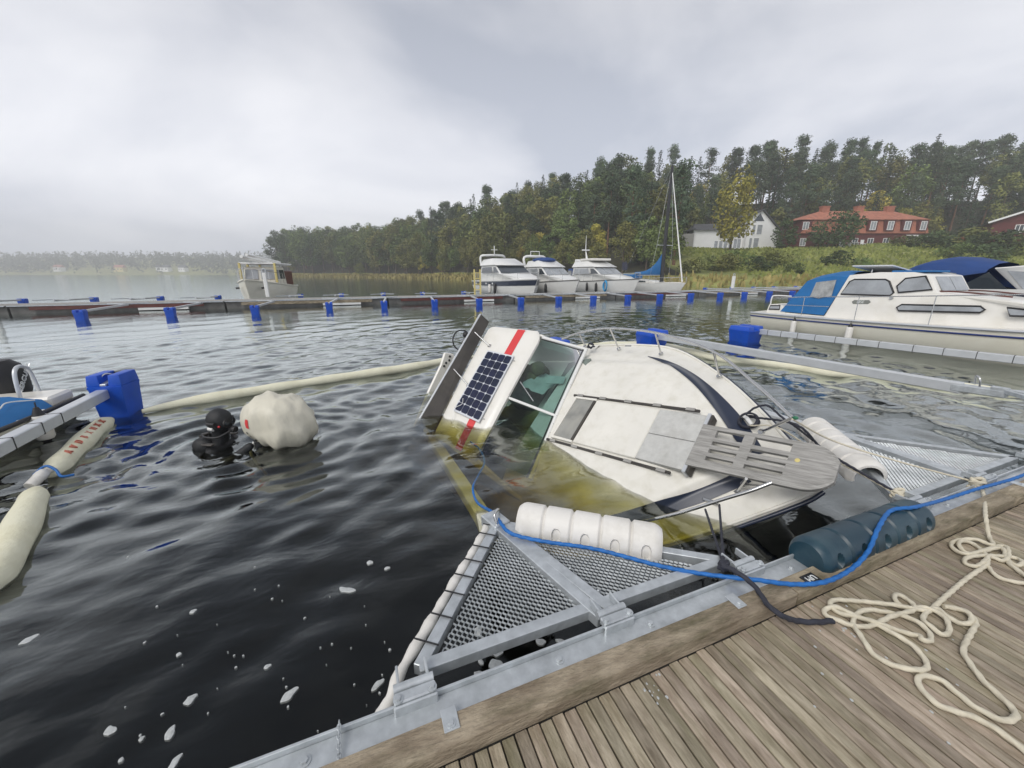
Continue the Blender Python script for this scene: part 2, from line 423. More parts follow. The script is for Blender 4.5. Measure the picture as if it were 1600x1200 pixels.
tag(tw_.build('forest_floor', mk('forest_floor', (0.035, 0.034, 0.016), .95, var=.4, vscale=.3, bump=.6, bscale=1.0), smooth=60), kind='structure')
lb = MB().quad((-890, -110, -3.7), (410, -110, -3.7), (410, 1290, -3.7), (-890, 1290, -3.7))
tag(lb.build('lake_bed', mk('mud', (0.03, 0.027, 0.02), 0.95)), kind='structure')

# ------------------------------------------------------------------ water: one closed body with a waved top
def axis_(lo, hi, a, b, d, g):
    fine = list(np.arange(a, b + 1e-6, d)); out = fine[:]
    st, x = d, b
    while x < hi:
        st *= g; x = min(hi, x + st); out.append(x)
    st, x = d, a; pre = []
    while x > lo:
        st *= g; x = max(lo, x - st); pre.append(x)
    return np.array(pre[::-1] + out)
def water():
    xs = axis_(-880, 400, -6.5, 11, 0.055, 1.05); ys = axis_(-60, 1280, 0.9, 13, 0.055, 1.05)
    X, Y = np.meshgrid(xs, ys, indexing='ij')
    gx = np.gradient(xs)[:, None] + 0 * Y; gy = np.gradient(ys)[None, :] + 0 * X
    sp = np.maximum(gx, gy)
    rs = np.random.RandomState(5)
    Z = np.zeros_like(X)
    wdir = rad(118)
    for k in range(60):
        lam = 0.18 * (1.9 / 0.18) ** rs.rand(); th = wdir + rs.randn() * rad(34)
        kk = 2 * PI / lam; amp = 0.034 * lam / (2 * PI) * (1.2 if lam < .55 else 0.85 if lam < 1.0 else 0.45)
        att = np.clip(lam / (sp * 3.5) - 0.6, 0, 1)
        ph = rs.rand() * 6.28
        # gusts: each train comes and goes over the surface
        env = 0.65 + 0.35 * np.sin(X * (0.25 + 0.5 * rs.rand()) + ph * 3) * np.sin(Y * (0.25 + 0.5 * rs.rand()) + ph * 5)
        w = np.sin(kk * (X * math.cos(th) + Y * math.sin(th)) + ph + 0.5 * np.sin(0.6 * X + 0.4 * Y + ph))
        Z += amp * att * env * w
    calm = 0.60 + 0.40 * np.clip((Y - 1.2) / 3.0, 0, 1)
    Z *= calm
    for (cx, cy, a0, l0) in ((-1.6, 5.2, 0.012, 0.34), (-0.9, 4.95, 0.008, 0.28)):      # rings round the diver and the bag
        r = np.sqrt((X - cx) ** 2 + (Y - cy) ** 2)
        Z += a0 * np.exp(-((r - 0.8) / 0.85) ** 2) * np.sin(2 * PI * r / l0) * np.clip(0.34 / (sp * 4), 0, 1)
    global WXS, WYS, WZ
    WXS, WYS, WZ = xs, ys, Z
    nx, ny = X.shape
    top = np.stack([X, Y, Z], -1).reshape(-1, 3)
    idx = np.arange(nx * ny).reshape(nx, ny)
    q = np.stack([idx[:-1, :-1], idx[1:, :-1], idx[1:, 1:], idx[:-1, 1:]], -1).reshape(-1, 4)
    rim = np.concatenate([idx[:, 0], idx[-1, 1:], idx[::-1, -1][1:], idx[0, ::-1][1:-1]])
    nb = len(top)
    low = top[rim].copy(); low[:, 2] = -3.4
    lowi = nb + np.arange(len(rim))
    side = np.stack([rim, lowi, np.roll(lowi, -1), np.roll(rim, -1)], -1)
    verts = np.concatenate([top, low]); quads = np.concatenate([q, side])
    me = bpy.data.meshes.new('lake_water')
    me.vertices.add(len(verts)); me.vertices.foreach_set('co', verts.astype(np.float32).ravel())
    nl = quads.size + len(rim); npoly = len(quads) + 1
    me.loops.add(nl); me.loops.foreach_set('vertex_index', np.concatenate([quads.ravel(), lowi[::-1]]).astype(np.int32))
    me.polygons.add(npoly)
    me.polygons.foreach_set('loop_start', np.concatenate([np.arange(len(quads)) * 4, [quads.size]]).astype(np.int32))
    sm = np.ones(npoly, bool); sm[-1] = False
    me.polygons.foreach_set('use_smooth', sm)
    me.update(calc_edges=True)
    return me
def wz(x, y):
    i = int(np.clip(np.searchsorted(WXS, x) - 1, 0, len(WXS) - 2)); j = int(np.clip(np.searchsorted(WYS, y) - 1, 0, len(WYS) - 2))
    a = (x - WXS[i]) / (WXS[i + 1] - WXS[i]); b = (y - WYS[j]) / (WYS[j + 1] - WYS[j])
    return float((WZ[i, j] * (1 - a) + WZ[i + 1, j] * a) * (1 - b) + (WZ[i, j + 1] * (1 - a) + WZ[i + 1, j + 1] * a) * b)
def water_mat():
    m = bpy.data.materials.new('lake_water'); m.use_nodes = True; nt = m.node_tree; nt.nodes.clear(); L = nt.links
    o = N(nt, 'ShaderNodeOutputMaterial'); mx = N(nt, 'ShaderNodeMixShader'); fr = N(nt, 'ShaderNodeFresnel', i_IOR=1.34); fc = N(nt, 'ShaderNodeFloatCurve')
    cvp = fc.mapping.curves[0].points; cvp[0].location = (0, 0); cvp[1].location = (1, 1)
    for a_, b_ in ((.026, .040), (.07, .19), (.20, .42), (.40, .70)): cvp.new(a_, b_)
    fc.mapping.update()
    tr = N(nt, 'ShaderNodeBsdfTransparent'); gl = N(nt, 'ShaderNodeBsdfGlossy', i_Roughness=0.06); gl.inputs['Color'].default_value = (.94, .99, .98, 1)
    t = N(nt, 'ShaderNodeTexCoord')
    mpn = N(nt, 'ShaderNodeMapping'); mpn.inputs['Rotation'].default_value = (0, 0, rad(-28)); mpn.inputs['Scale'].default_value = (0.55, 1.0, 1.0)
    L.new(t.outputs['Object'], mpn.inputs[0])
    prev = None
    for sc_, dist, det, st in ((1.1, 0.020, 3.0, 0.45), (4.2, 0.013, 3.0, 0.45), (9.0, 0.0065, 2.0, 0.5)):
        nz = N(nt, 'ShaderNodeTexNoise', i_Scale=sc_, i_Detail=det, i_Roughness=0.5, i_Distortion=0.4); L.new(mpn.outputs[0], nz.inputs['Vector'])
        bp = N(nt, 'ShaderNodeBump', i_Strength=st, i_Distance=dist); L.new(nz.outputs[0], bp.inputs['Height'])
        if prev is not None: L.new(prev, bp.inputs['Normal'])
        prev = bp.outputs[0]
    L.new(prev, fr.inputs['Normal']); L.new(prev, gl.inputs['Normal'])
    L.new(fr.outputs[0], fc.inputs['Value']); L.new(fc.outputs[0], mx.inputs[0]); L.new(tr.outputs[0], mx.inputs[1]); L.new(gl.outputs[0], mx.inputs[2]); L.new(mx.outputs[0], o.inputs['Surface'])
    ab = N(nt, 'ShaderNodeVolumeAbsorption', i_Density=4.4); ab.inputs['Color'].default_value = (0.805, 0.762, 0.02, 1)
    L.new(ab.outputs[0], o.inputs['Volume'])
    return m
wme = water(); wme.materials.append(water_mat())
tag(new_obj('lake_water', wme), kind='structure')

# ================================================================== trees
def leaves(mb, r, c, rx, ry, rz, n, size, flat=0.5, hollow=0.35):
    c = Vector(c)
    for _ in range(n):
        while True:
            p = Vector((r.uniform(-1, 1), r.uniform(-1, 1), r.uniform(-1, 1)))
            if hollow < p.length < 1: break
        q = c + Vector((p.x * rx, p.y * ry, p.z * rz))
        nrm = Vector((p.x + r.gauss(0, .5), p.y + r.gauss(0, .5), p.z * flat + 0.5 + r.gauss(0, .5)))
        if nrm.length < 1e-3: nrm = Vector((0, 0, 1))
        nrm.normalize(); a = nrm.orthogonal().normalized(); b = nrm.cross(a)
        th = r.uniform(0, PI); a, b = a * math.cos(th) + b * math.sin(th), b * math.cos(th) - a * math.sin(th)
        s1 = size * r.uniform(.6, 1.3); s2 = s1 * r.uniform(.35, .7)
        mb.add([q - a * s1, q + b * s2, q + a * s1, q - b * s2], [(0, 1, 2, 3)])
def trunk_mb(r, h, r0, lean=0.0, limbs=5, lo=0.4, hi=0.9, ll=2.0):
    mb = MB(); pts = []; K = 7
    for i in range(K):
        t = i / (K - 1); pts.append((lean * t * t * h + r.uniform(-.1, .1) * t, r.uniform(-.12, .12) * t, h * t))
    mb.tube(pts, [r0 * (1 - 0.85 * i / (K - 1)) + (0.25 * r0 if i == 0 else 0) for i in range(K)], 7)
    for _ in range(limbs):
        t = r.uniform(lo, hi); a = r.uniform(0, 2 * PI); L = ll * r.uniform(.6, 1.1) * (1.25 - t * .6)
        z = h * t; x0 = lean * t * t * h
        mb.tube([(x0, 0, z), (x0 + math.cos(a) * L * .5, math.sin(a) * L * .5, z + L * .22), (x0 + math.cos(a) * L, math.sin(a) * L, z + L * .35)], [r0 * .3, r0 * .2, r0 * .08], 5)
    return mb
def proto(name, label, cat, tm, cm, tmat, cmat):
    o = thing(name, label, cat, (0, 0, -400))
    tm.build('trunk', tmat, o, smooth=50); cm.build('crown', cmat, o)
    return o
def make_pine(seed):
    r = random.Random(seed); h = 19.0; mb = MB(); ln = r.uniform(-.02, .02)
    for k in range(26):
        t = 1 - .58 * r.random() ** 1.25; a = r.uniform(0, 2 * PI); spread = (1.04 - t) * 4.0 + .75
        d = r.uniform(.1, 1) * spread; rr = r.uniform(1.0, 1.9)
        leaves(mb, r, (math.cos(a) * d + ln * t * t * h, math.sin(a) * d, h * t - .5), rr, rr, rr * r.uniform(.5, .8), 105, .25, .3)
    leaves(mb, r, (ln * h, 0, h - .2), 1.3, 1.3, .9, 90, .24)
    return proto('pine_tree', 'tall pine', 'tree', trunk_mb(r, h, .26, ln, 9, .45, .95, 3), mb, M['pinebark'], M['pine'])
def make_spruce(seed):
    r = random.Random(seed); h = 18.5; mb = MB(); lv = 34
    for k in range(lv):
        t = k / (lv - 1); z = 1.6 + (h - 1.6) * t; rad_ = 3.0 * (1 - t) ** .75 + .22; nb = int(6 + 5 * (1 - t))
        for b in range(nb):
            a = r.uniform(0, 2 * PI); L = rad_ * r.uniform(.7, 1.15); ca, sa = math.cos(a), math.sin(a)
            for q in range(3 + int(4 * (1 - t))):
                f_ = r.uniform(.2, 1); p = Vector((ca * L * f_ + r.gauss(0, .14), sa * L * f_ + r.gauss(0, .14), z - .32 * L * f_ + r.gauss(0, .1)))
                s1 = r.uniform(.28, .52) * (.6 + .4 * (1 - t)); u = Vector((ca, sa, -.4)).normalized(); w = Vector((-sa, ca, r.uniform(-.4, .4))).normalized()
                mb.add([p - u * s1, p + w * s1 * .5, p + u * s1, p - w * s1 * .5], [(0, 1, 2, 3)])
                if q % 2 == 0: mb.add([p - u * s1 * .6, p - Vector((0, 0, s1 * .9)), p + u * s1 * .6, p + Vector((0, 0, .05))], [(0, 1, 2, 3)])
    return proto('spruce_tree', 'spruce', 'tree', trunk_mb(r, h * .97, .24, 0, 0), mb, M['trunk'], M['spruce'])
def make_leafy(seed, mat, h=13.0, w=3.6, name='broadleaf_tree', low=.16, n=30, size=.26, per=90):
    r = random.Random(seed); mb = MB(); c0 = h * (low + 1) / 2; hz = h * (1 - low) / 2
    for k in range(n):
        while True:
            p = Vector((r.uniform(-1, 1), r.uniform(-1, 1), r.uniform(-1, 1)))
            if p.length < 1: break
        p = p.normalized() * (p.length ** .4)
        taper = 1 - .35 * max(0, p.z)
        rr = r.uniform(.62, 1.15) * w * .42
        leaves(mb, r, (p.x * (w - rr * .6) * taper, p.y * (w - rr * .6) * taper, c0 + p.z * (hz - rr * .5)), rr, rr, rr * .85, per, size)
    return proto(name, 'leafy tree', 'tree', trunk_mb(r, h * .8, .2 * h / 13, r.uniform(-.03, .03), 8, .25, .85, w * .7), mb, M['trunk'], mat)
pines = [make_pine(s) for s in (1, 2, 3, 4)]
spruces = [make_spruce(s) for s in (5, 6)]
greens = [make_leafy(s, M['leaf']) for s in (7, 8)]
darks = [make_leafy(s, M['leafdark']) for s in (9, 10)]
olives = [make_leafy(s, M['leafolive']) for s in (12, 13)]
yellows = [make_leafy(s, M['leafyellow'], 12, 3.0, n=22) for s in (14,)]
protos_used = set()
def plant(o, L, D, sc, label, group=None, sx=None, dz=-0.15, name=None):
    z = ground(L, D) + dz
    s3 = ((sx or sc), (sx or sc), sc)
    if o.name in protos_used:
        c = copy_thing(o, LD(L, D, z), rng.uniform(0, 6.28), s3, label, group)
    else:
        protos_used.add(o.name); c = o
        c.location = LD(L, D, z); c.rotation_euler = (0, 0, rng.uniform(0, 6.28)); c.scale = s3; c['label'] = label
        if group: c['group'] = group
    return c
FG = {'pine_tree': ('tall dark pine in the forest', 'forest pines'), 'spruce_tree': ('pointed dark spruce in the forest', 'forest spruces'),
      'leaf': ('rounded green broadleaf tree in the forest', 'green forest trees'), 'dark': ('rounded dark green tree in the forest', 'dark forest trees'),
      'olive': ('olive green broadleaf tree in the forest', 'olive forest trees'), 'yellow': ('yellowing broadleaf tree among forest trees', 'yellow forest trees')}
KIND = {}
for k_, l_ in (('pine_tree', pines), ('spruce_tree', spruces), ('leaf', greens), ('dark', darks), ('olive', olives), ('yellow', yellows)):
    for o_ in l_: KIND[o_.name] = k_
placed = []
def forest(n, Lr, Sr, mix_, scr, mind, tries=40):
    for _ in range(n):
        for _t in range(tries):
            L = rng.uniform(*Lr); s_ = rng.uniform(*Sr); D = shore(L) + s_
            u_ = 800 + 629 * L / D
            if 1060 < u_ < 1450 and D < 120: continue
            if all((L - a) ** 2 + (D - b) ** 2 > mind * mind for a, b in placed): break
        else: continue
        placed.append((L, D))
        pool = rng.choices([m[0] for m in mix_], [m[1] for m in mix_])[0]
        o = rng.choice(pool); lab, grp = FG[KIND[o.name]]
        uu = 800 + 629 * L / D
        where = 'on the wooded point at left' if uu < 640 else 'on the hill behind the yachts' if uu < 1010 else 'behind the white house' if uu < 1225 else 'behind the long red house'
        lab = lab + ' ' + where; grp = grp + ' ' + where
        sc = rng.uniform(*scr) * (1.3 if pool in (greens, darks, olives, yellows) else 1)
        plant(o, L, D, sc, lab, grp, sx=sc * rng.uniform(.95, 1.2))
# peninsula on the left: mostly broadleaf, a few tall crowns at the tip
forest(18, (-141, -112), (4, 26), [(darks, 4), (pines, 1), (greens, 3)], (1.15, 1.4), 5.5)
forest(50, (-112, -45), (3, 34), [(greens, 4), (darks, 2), (olives, 3)], (1.1, 1.25), 5.2)
forest(50, (-50, 0), (3, 50), [(greens, 2), (darks, 1), (olives, 3), (pines, 2), (spruces, 2)], (.85, 1.1), 5.2)
forest(22, (-40, 34), (2, 9), [(olives, 3), (greens, 3), (yellows, 1)], (.45, .75), 3.6)
forest(56, (0, 40), (4, 72), [(pines, 3), (spruces, 2), (darks, 2), (olives, 2), (greens, 2)], (.8, 1.02), 4.6)
forest(30, (28, 64), (40, 92), [(olives, 4), (yellows, 2), (pines, 2), (greens, 1), (spruces, 2)], (.7, 1.0), 3.8)
forest(120, (46, 205), (80, 122), [(pines, 6), (spruces, 3), (greens, 1), (olives, 1)], (.9, 1.16), 4.3)
forest(26, (56, 200), (76, 88), [(olives, 2), (yellows, 1), (pines, 3), (spruces, 2)], (.6, .95), 5.0)

# single trees one can point at
def UD(u, D): return (u - 800) / 629.0 * D
b1 = make_leafy(31, M['leafyellow'], 14.5, 4.6, 'birch_tree', .12, 34, .34, 70)
plant(b1, UD(1135, 96), 96, 1.22, 'tall yellowing birch standing in front of the white house', sx=1.08)
b2 = make_leafy(32, M['leafdark'], 8.0, 5.6, 'apple_tree', .02, 34, .30, 75)
plant(b2, UD(1292, 99), 99, 1.06, 'dense dark round tree in front of the red roofed house', sx=1.12)
b3 = make_leafy(33, M['leafolive'], 12, 4.2, 'maple_tree', .1, 28, .32, 62)
plant(b3, UD(1420, 122), 122, 1.0, 'pale green tree behind the right end of the red roofed house')
b4 = make_leafy(34, M['leafyellow'], 9, 3.2, 'rowan_tree', .1, 22, .30, 60)
plant(b4, UD(1441, 121), 121, .95, 'small golden tree beside the right end of the red roofed house')
b5 = make_leafy(35, M['leafolive'], 17, 3.4, 'birch_tree', .3, 24, .32, 55)
plant(b5, UD(1533, 118), 118, 1.2, 'slender pale birch rising between the red barn and the long house')
b6 = make_leafy(36, M['leafolive'], 12, 3.0, 'birch_tree', .05, 24, .30, 60)
plant(b6, UD(1062, 118), 118, 1.3, 'yellow green tree left of the white house behind the mast')
b7 = make_leafy(37, M['leafdark'], 6.5, 2.7, 'lilac_bush', .02, 20, .28, 60); b7['category'] = 'bush'
plant(b7, UD(1217, 104), 104, 1.15, 'dark bush between the white house and the red roofed house')
b8 = make_leafy(38, M['leafolive'], 10, 2.6, 'birch_tree', .05, 20, .3, 60)
plant(b8, UD(1198, 124), 124, 1.2, 'light green tree rising behind the gable of the white house')
# shrubs on the slope and hedges
sh = [make_leafy(s, m, 2.6, 1.9, 'shrub', .0, 14, .15, 60) for s, m in ((41, M['leafolive']), (42, M['leaf']), (43, M['leafdark']))]
for o_ in sh: o_['category'] = 'shrub'
for i, (u, D, sc, k, lb_) in enumerate((
    (1085, 74, 1.0, 0, 'olive shrub on the slope below the left end of the white house'), (1108, 78, 1.2, 1, 'green shrub on the slope just left of the birch'),
    (1128, 76, 1.25, 0, 'yellow green shrub on the slope below the birch trunk'), (1150, 80, 1.2, 1, 'green shrub on the slope below the white gable'),
    (1180, 72, 1.0, 2, 'dark shrub on the slope below the lilac bush'), (1205, 74, 1.3, 0, 'big olive shrub in the middle of the slope'),
    (1240, 66, .8, 1, 'green shrub on the slope below the red end wall'), (1310, 74, 1.1, 2, 'dark shrub on the slope above the blue canopy'),
    (1345, 72, .8, 1, 'small green shrub on the slope right of the dark one'), (1452, 92, 1.6, 2, 'wide dark hedge bush right of the long house'),
    (1490, 90, 1.9, 0, 'wide olive hedge bush below the slender birch'), (1525, 84, 1.7, 2, 'dark hedge bush below the red barn, left one'),
    (1560, 82, 1.9, 2, 'dark hedge bush below the red barn, middle one'), (1595, 80, 1.9, 1, 'green hedge bush at the right edge below the barn'),
    (1400, 94, 1.1, 1, 'low green hedge bush in front of the long house, left one'), (1425, 92, 1.2, 2, 'low dark hedge bush in front of the long house, right one'),
    (1480, 78, 1.3, 1, 'green hedge bush lower on the slope at right'), (1540, 74, 1.4, 2, 'dark shrub lower on the slope near the navy canopy'))):
    plant(sh[k], UD(u, D), D, sc, lb_, sx=sc * rng.uniform(1.2, 1.7))
rb = make_leafy(45, M['leafred'], 2.6, 2.2, 'shrub', .0, 14, .15, 60); rb['category'] = 'shrub'
plant(rb, UD(1510, 108), 108, 1.7, 'bright red shrub left of the red barn', sx=2.4)
for i, (u, D, sc) in enumerate(((455, 224, 1.0), (560, 190, 1.1), (585, 186, 1.2), (690, 140, .9))):
    k = (olives[0], olives[1], olives[1], yellows[0])[i]
    plant(k, UD(u, D), D + 2, sc * .52, ('rusty low tree at the foot of the peninsula tip', 'pale willow bush at the water, left one of two', 'pale willow bush at the water, right one of two', 'golden bush at the water left of the yachts')[i], sx=sc * .7)

# reeds along the shore, long grass on the slope, far wood across the lake: nobody could count them
def tufts(name, mat, pts, h0, h1, w):
    mb = MB()
    for p in pts:
        p = Vector(p); a = rng.uniform(0, PI); h = rng.uniform(h0, h1); ww = w * rng.uniform(.6, 1.3)
        d = Vector((math.cos(a) * ww, math.sin(a) * ww, 0)); ln = Vector((rng.uniform(-.3, .3) * h, rng.uniform(-.3, .3) * h, h))
        mb.add([p - d, p + d, p + ln + d * .35, p + ln - d * .35], [(0, 1, 2, 3)])
    return tag(mb.build(name, mat), kind='stuff')
pts = []
for _ in range(9000):
    L = rng.uniform(-146, 140); s_ = rng.uniform(-2.5, 3.5) if L < 30 else rng.uniform(-2, 7)
    if L > 45 and rng.random() < .3: continue
    if L > 30 and rng.random() < .55: continue
    D = shore(L) + s_; pts.append(LD(L, D, max(-.05, ground(L, D))))
tag(tufts('shore_reeds', M['reed'], pts, .45, 1.1, .32), 'tall dry reeds along the far shore', 'reeds')
pts = []
for _ in range(15000):
    L = rng.uniform(40, 170); s_ = rng.uniform(4, 62); D = shore(L) + s_; pts.append(LD(L, D, ground(L, D) - .05))
tag(tufts('meadow_grass', M['meadow'], pts, .25, .7, .35), 'long yellow green grass on the slope', 'grass')
def far_wood():
    mb = MB(); r = random.Random(77)
    for _ in range(1500):
        L = r.uniform(-1150, -300); s_ = r.uniform(2, 190) ** 1.0; D = shore(L) + s_
        if 3 < s_ < 60 and -760 < L < -470 and r.random() < .8: continue
        h = r.uniform(9, 17); z = ground(L, D); con = r.random() < .4; p0 = LD(L, D, z)
        for _k in range(22):
            t = r.random(); rr = (3.4 * (1 - t) + .4) if con else 4.2 * math.sin(PI * min(.95, max(.12, t))) ** .6
            a = r.uniform(0, 6.28); q = p0 + Vector((math.cos(a) * rr, math.sin(a) * rr, h * (.1 + .9 * t)))
            n = Vector((r.gauss(0, 1), r.gauss(0, 1), r.gauss(0, 1) + .4)).normalized(); u_ = n.orthogonal().normalized() * r.uniform(.9, 2.0); w_ = n.cross(u_).normalized() * r.uniform(.7, 1.6)
            mb.add([q - u_, q + w_, q + u_, q - w_], [(0, 1, 2, 3)])
    return mb
tag(far_wood().build('far_wood', M['leafdark']), 'hazy wooded shore across the lake', 'wood', kind='stuff')

# ================================================================== houses
RZ = math.atan2(R[1], R[0])
def wpane(par, x0, x1, z0, z1, y, mull=0, fm=None, gm_=None, t=.10):
    fr = MB(); w = .12
    fr.box(((x0 + x1) / 2, y, z0), (x1 - x0 + w, t, w)); fr.box(((x0 + x1) / 2, y, z1), (x1 - x0 + w, t, w))
    fr.box((x0, y, (z0 + z1) / 2), (w, t, z1 - z0 - w)); fr.box((x1, y, (z0 + z1) / 2), (w, t, z1 - z0 - w))
    for k in range(mull): fr.box((x0 + (x1 - x0) * (k + 1) / (mull + 1), y, (z0 + z1) / 2), (w * .8, t * .9, z1 - z0 - w))
    o = fr.build('window', fm or M['white'], par)
    MB().box(((x0 + x1) / 2, y + .03, (z0 + z1) / 2), (x1 - x0 - w, .04, z1 - z0 - w)).build('pane', gm_ or M['darkglass'], o)
def XZ(x, z, y0): return Vector((x, y0, z))
def white_house():
    D = 110; L = UD(1157, D); o = thing('white_house', 'white house with tall glazed gable and grey roof on the slope', 'house', LD(L, D, 8.2), RZ)
    m = Matrix(((1, 0, 0, 0), (0, 0, 1, 0), (0, 1, 0, 0), (0, 0, 0, 1)))
    MB().prism([(0, -2), (8.4, -2), (8.4, 4.7), (3.2, 9.5), (0, 7.9)], 9, m).build('gable_wall', M['white'], o)
    MB().prism([(-13.5, -2), (-.01, -2), (-.01, 4.9), (-13.5, 4.9)], 8, Matrix.Translation((0, 1.5, 0)) @ m).build('wing_wall', M['white'], o)
    r = MB()
    for a, b in (((-.5, 7.72), (3.2, 9.72)), ((3.2, 9.72), (9.0, 4.35))):
        r.plate([(a[0], -.6, a[1]), (b[0], -.6, b[1]), (b[0], 9.5, b[1]), (a[0], 9.5, a[1])], .22)
    r.build('gable_roof', M['greyroof'], o)
    MB().add([(-14, .9, 4.9), (-.05, .9, 4.9), (-.05, 9.9, 4.9), (-14, 9.9, 4.9), (-12, 5.3, 6.9), (-.05, 5.3, 6.9)], [(0, 1, 5, 4), (2, 3, 4, 5), (3, 0, 4), (1, 2, 5), (0, 3, 2, 1)]).build('wing_roof', M['greyroof'], o)
    MB().box((-15.6, 4, 1.7), (4.2, 6, 4.6)).build('porch', M['greywood'], o)
    MB().plate([(-18.2, .6, 4.3), (-13.4, .6, 5.2), (-13.4, 8, 5.2), (-18.2, 8, 4.3)], .2).build('porch_roof', M['greyroof'], o)
    for a, b, c, d in ((1.3, 2.1, 3.7, 6.1), (2.5, 3.9, 3.7, 6.1), (.9, 1.7, .3, 2.8), (2.1, 3.5, .3, 2.8)): wpane(o, a, b, c, d, -.03, 0, gm_=M['greyglass'])
    for a, b in (((1.3, 7.1), (1.5, 2.6)), ((2.6, 7.1), (2.8, 4.1))):
        w = MB().plate([(a[0], -.04, 7.0), (b[1], -.04, 7.0), (b[1] if a[0] < 2 else 2.7, -.04, 8.7 if a[0] < 2 else 8.9)], .08).build('gable_window', M['darkglass'], o)
    for x in (-7.6, -6.3, -5.0, -3.7): wpane(o, x, x + 1.0, .2, 2.2, 1.47, 0, gm_=M['greyglass'])
    wpane(o, -8.0 + 1.6, -5.2, 3.1, 4.6, 1.47, 1); wpane(o, -3.4, -.8, 3.0, 4.7, 1.47, 2)
    for z in (.3, 3.7): wpane(o, -2.4, -.4, z, z + 2.4, 1.46, 1, gm_=M['greyglass'])
    MB().box((-9, -.5, -.2), (18, 4, .25)).build('terrace', M['greywood'], o)
white_house()
def red_house():
    D = 106; L = UD(1238, D); o = thing('long_red_house', 'long dark red house with orange mansard roof, dormers and three chimneys', 'house', LD(L, D, 8.3), RZ)
    MB().box((16.5, 4.7, .6), (32.2, 8.8, 5.8)).build('wall', M['redwall'], o)
    MB().box((1.6, 4.7, 5.0), (2.6, 8.7, 3.0)).build('end_wall', M['redwall'], o)
    z0, z1, z2 = 3.5, 6.8, 9.4
    a = [(0.2, 0, z0), (33, 0, z0), (33, 9.4, z0), (0.2, 9.4, z0)]; b = [(2.9, .8, z1), (32.2, .8, z1), (32.2, 8.6, z1), (2.9, 8.6, z1)]
    roof = MB().loft([a, b], True, False).build('mansard_slope', M['redroof'], o)
    c = [(-.5, .3, z1), (33, .3, z1), (33, 9.1, z1), (-.5, 9.1, z1)]; rg = [(7.5, 4.7, z2), (26.5, 4.7, z2)]
    up = MB().add(c + rg, [(0, 1, 5, 4), (1, 2, 5), (2, 3, 4, 5), (3, 0, 4), (0, 3, 2, 1)]).build('hip_roof', M['redroof'], o)
    for x in (8.5, 17.5, 25.5):
        MB().box((x, 4.7, 9.5), (1.9, 1.2, 1.7)).box((x, 4.7, 10.45), (2.1, 1.4, .22)).build('chimney', M['redroof'], up)
    for x in (17.0, 21.4, 25.7, 29.8):
        d = MB().box((x + 1.0, .35, 5.35), (2.3, 1.3, 2.5)).build('dormer', M['redwall'], o)
        wpane(o, x + .3, x + 1.7, 4.3, 6.3, -.34, 1, gm_=M['greyglass'])
        MB().plate([(x - .3, -.5, 6.72), (x + 2.3, -.5, 6.72), (x + 2.3, 1.2, 7.0), (x - .3, 1.2, 7.0)], .12).build('dormer_roof', M['redroof'], o)
    for z in (4.4, .5): wpane(o, .6, 2.0, z, z + 1.8, .26, 1, gm_=M['greyglass'])
    for x in (14, 18, 22): wpane(o, x, x + 1.4, .6, 2.3, .26, 1)
    MB().plate([(27.5, -1.6, 2.6), (32, -1.6, 2.6), (32, .2, 3.1), (27.5, .2, 3.1)], .12).build('porch_roof', M['white'], o)
    MB().box((29.5, .1, 1.2), (3.2, .3, 2.4)).build('porch_door', M['white'], o)
red_house()
def barn():
    D = 96; L = UD(1526, D); o = thing('red_barn', 'dark red wooden barn with white trimmed gable roof at the right edge', 'barn', LD(L, D, 10.2), RZ - .72)
    m = Matrix(((1, 0, 0, 0), (0, 0, 1, 0), (0, 1, 0, 0), (0, 0, 0, 1)))
    MB().prism([(0, -2), (20, -2), (20, 3.2), (10, 7.2), (0, 3.2)], 12, m).build('gable_wall', M['redwall'], o)
    r = MB()
    for a, b in (((-.8, 3.0), (10, 7.35)), ((10, 7.35), (20.8, 3.0))): r.plate([(a[0], -.7, a[1]), (b[0], -.7, b[1]), (b[0], 12.6, b[1]), (a[0], 12.6, a[1])], .2)
    rf = r.build('roof', M['greyroof'], o)
    t = MB(); t.bar((-.8, -.74, 2.95), (10, -.74, 7.3), .08, .38); t.bar((10, -.74, 7.3), (20.8, -.74, 2.95), .08, .38); t.build('barge_board', M['white'], rf)
    MB().box((10, -.06, 3.2), (19.6, .1, .22)).build('gable_board', M['redwall'], o)
    wpane(o, 3.6, 4.8, .6, 2.2, -.06, 1)
barn()
for i, (u, wd, cm, rm, lb_) in enumerate(((190, 15, 'yellowpaint', 'redroof', 'pale orange house on the hazy far shore'), (258, 20, 'white', 'greyroof', 'white house with green grey roof on the hazy far shore'),
                                    (288, 11, 'white', 'greyroof', 'small white house rightmost on the hazy far shore'), (95, 12, 'white', 'redroof', 'small white house leftmost on the hazy far shore'))):
    D = 668; L = UD(u, D); o = thing('far_house', lb_, 'house', LD(L, D, ground(L, D) + 1.0), RZ, 'houses across the lake')
    MB().box((0, 0, 2), (wd, 8, 7)).build('wall', M[cm], o)
    MB().add([(-wd / 2 - .6, -4.6, 5.5), (wd / 2 + .6, -4.6, 5.5), (wd / 2 + .6, 4.6, 5.5), (-wd / 2 - .6, 4.6, 5.5), (-wd / 2 - .6, 0, 9.5), (wd / 2 + .6, 0, 9.5)], [(0, 1, 5, 4), (2, 3, 4, 5), (3, 0, 4), (1, 2, 5), (0, 3, 2, 1)]).build('roof', M[rm], o)
    for k in range(3): MB().box((-wd / 3 + k * wd / 3, -4.03, 2.6), (wd * .12, .1, 2)).build('window', M['darkglass'], o)
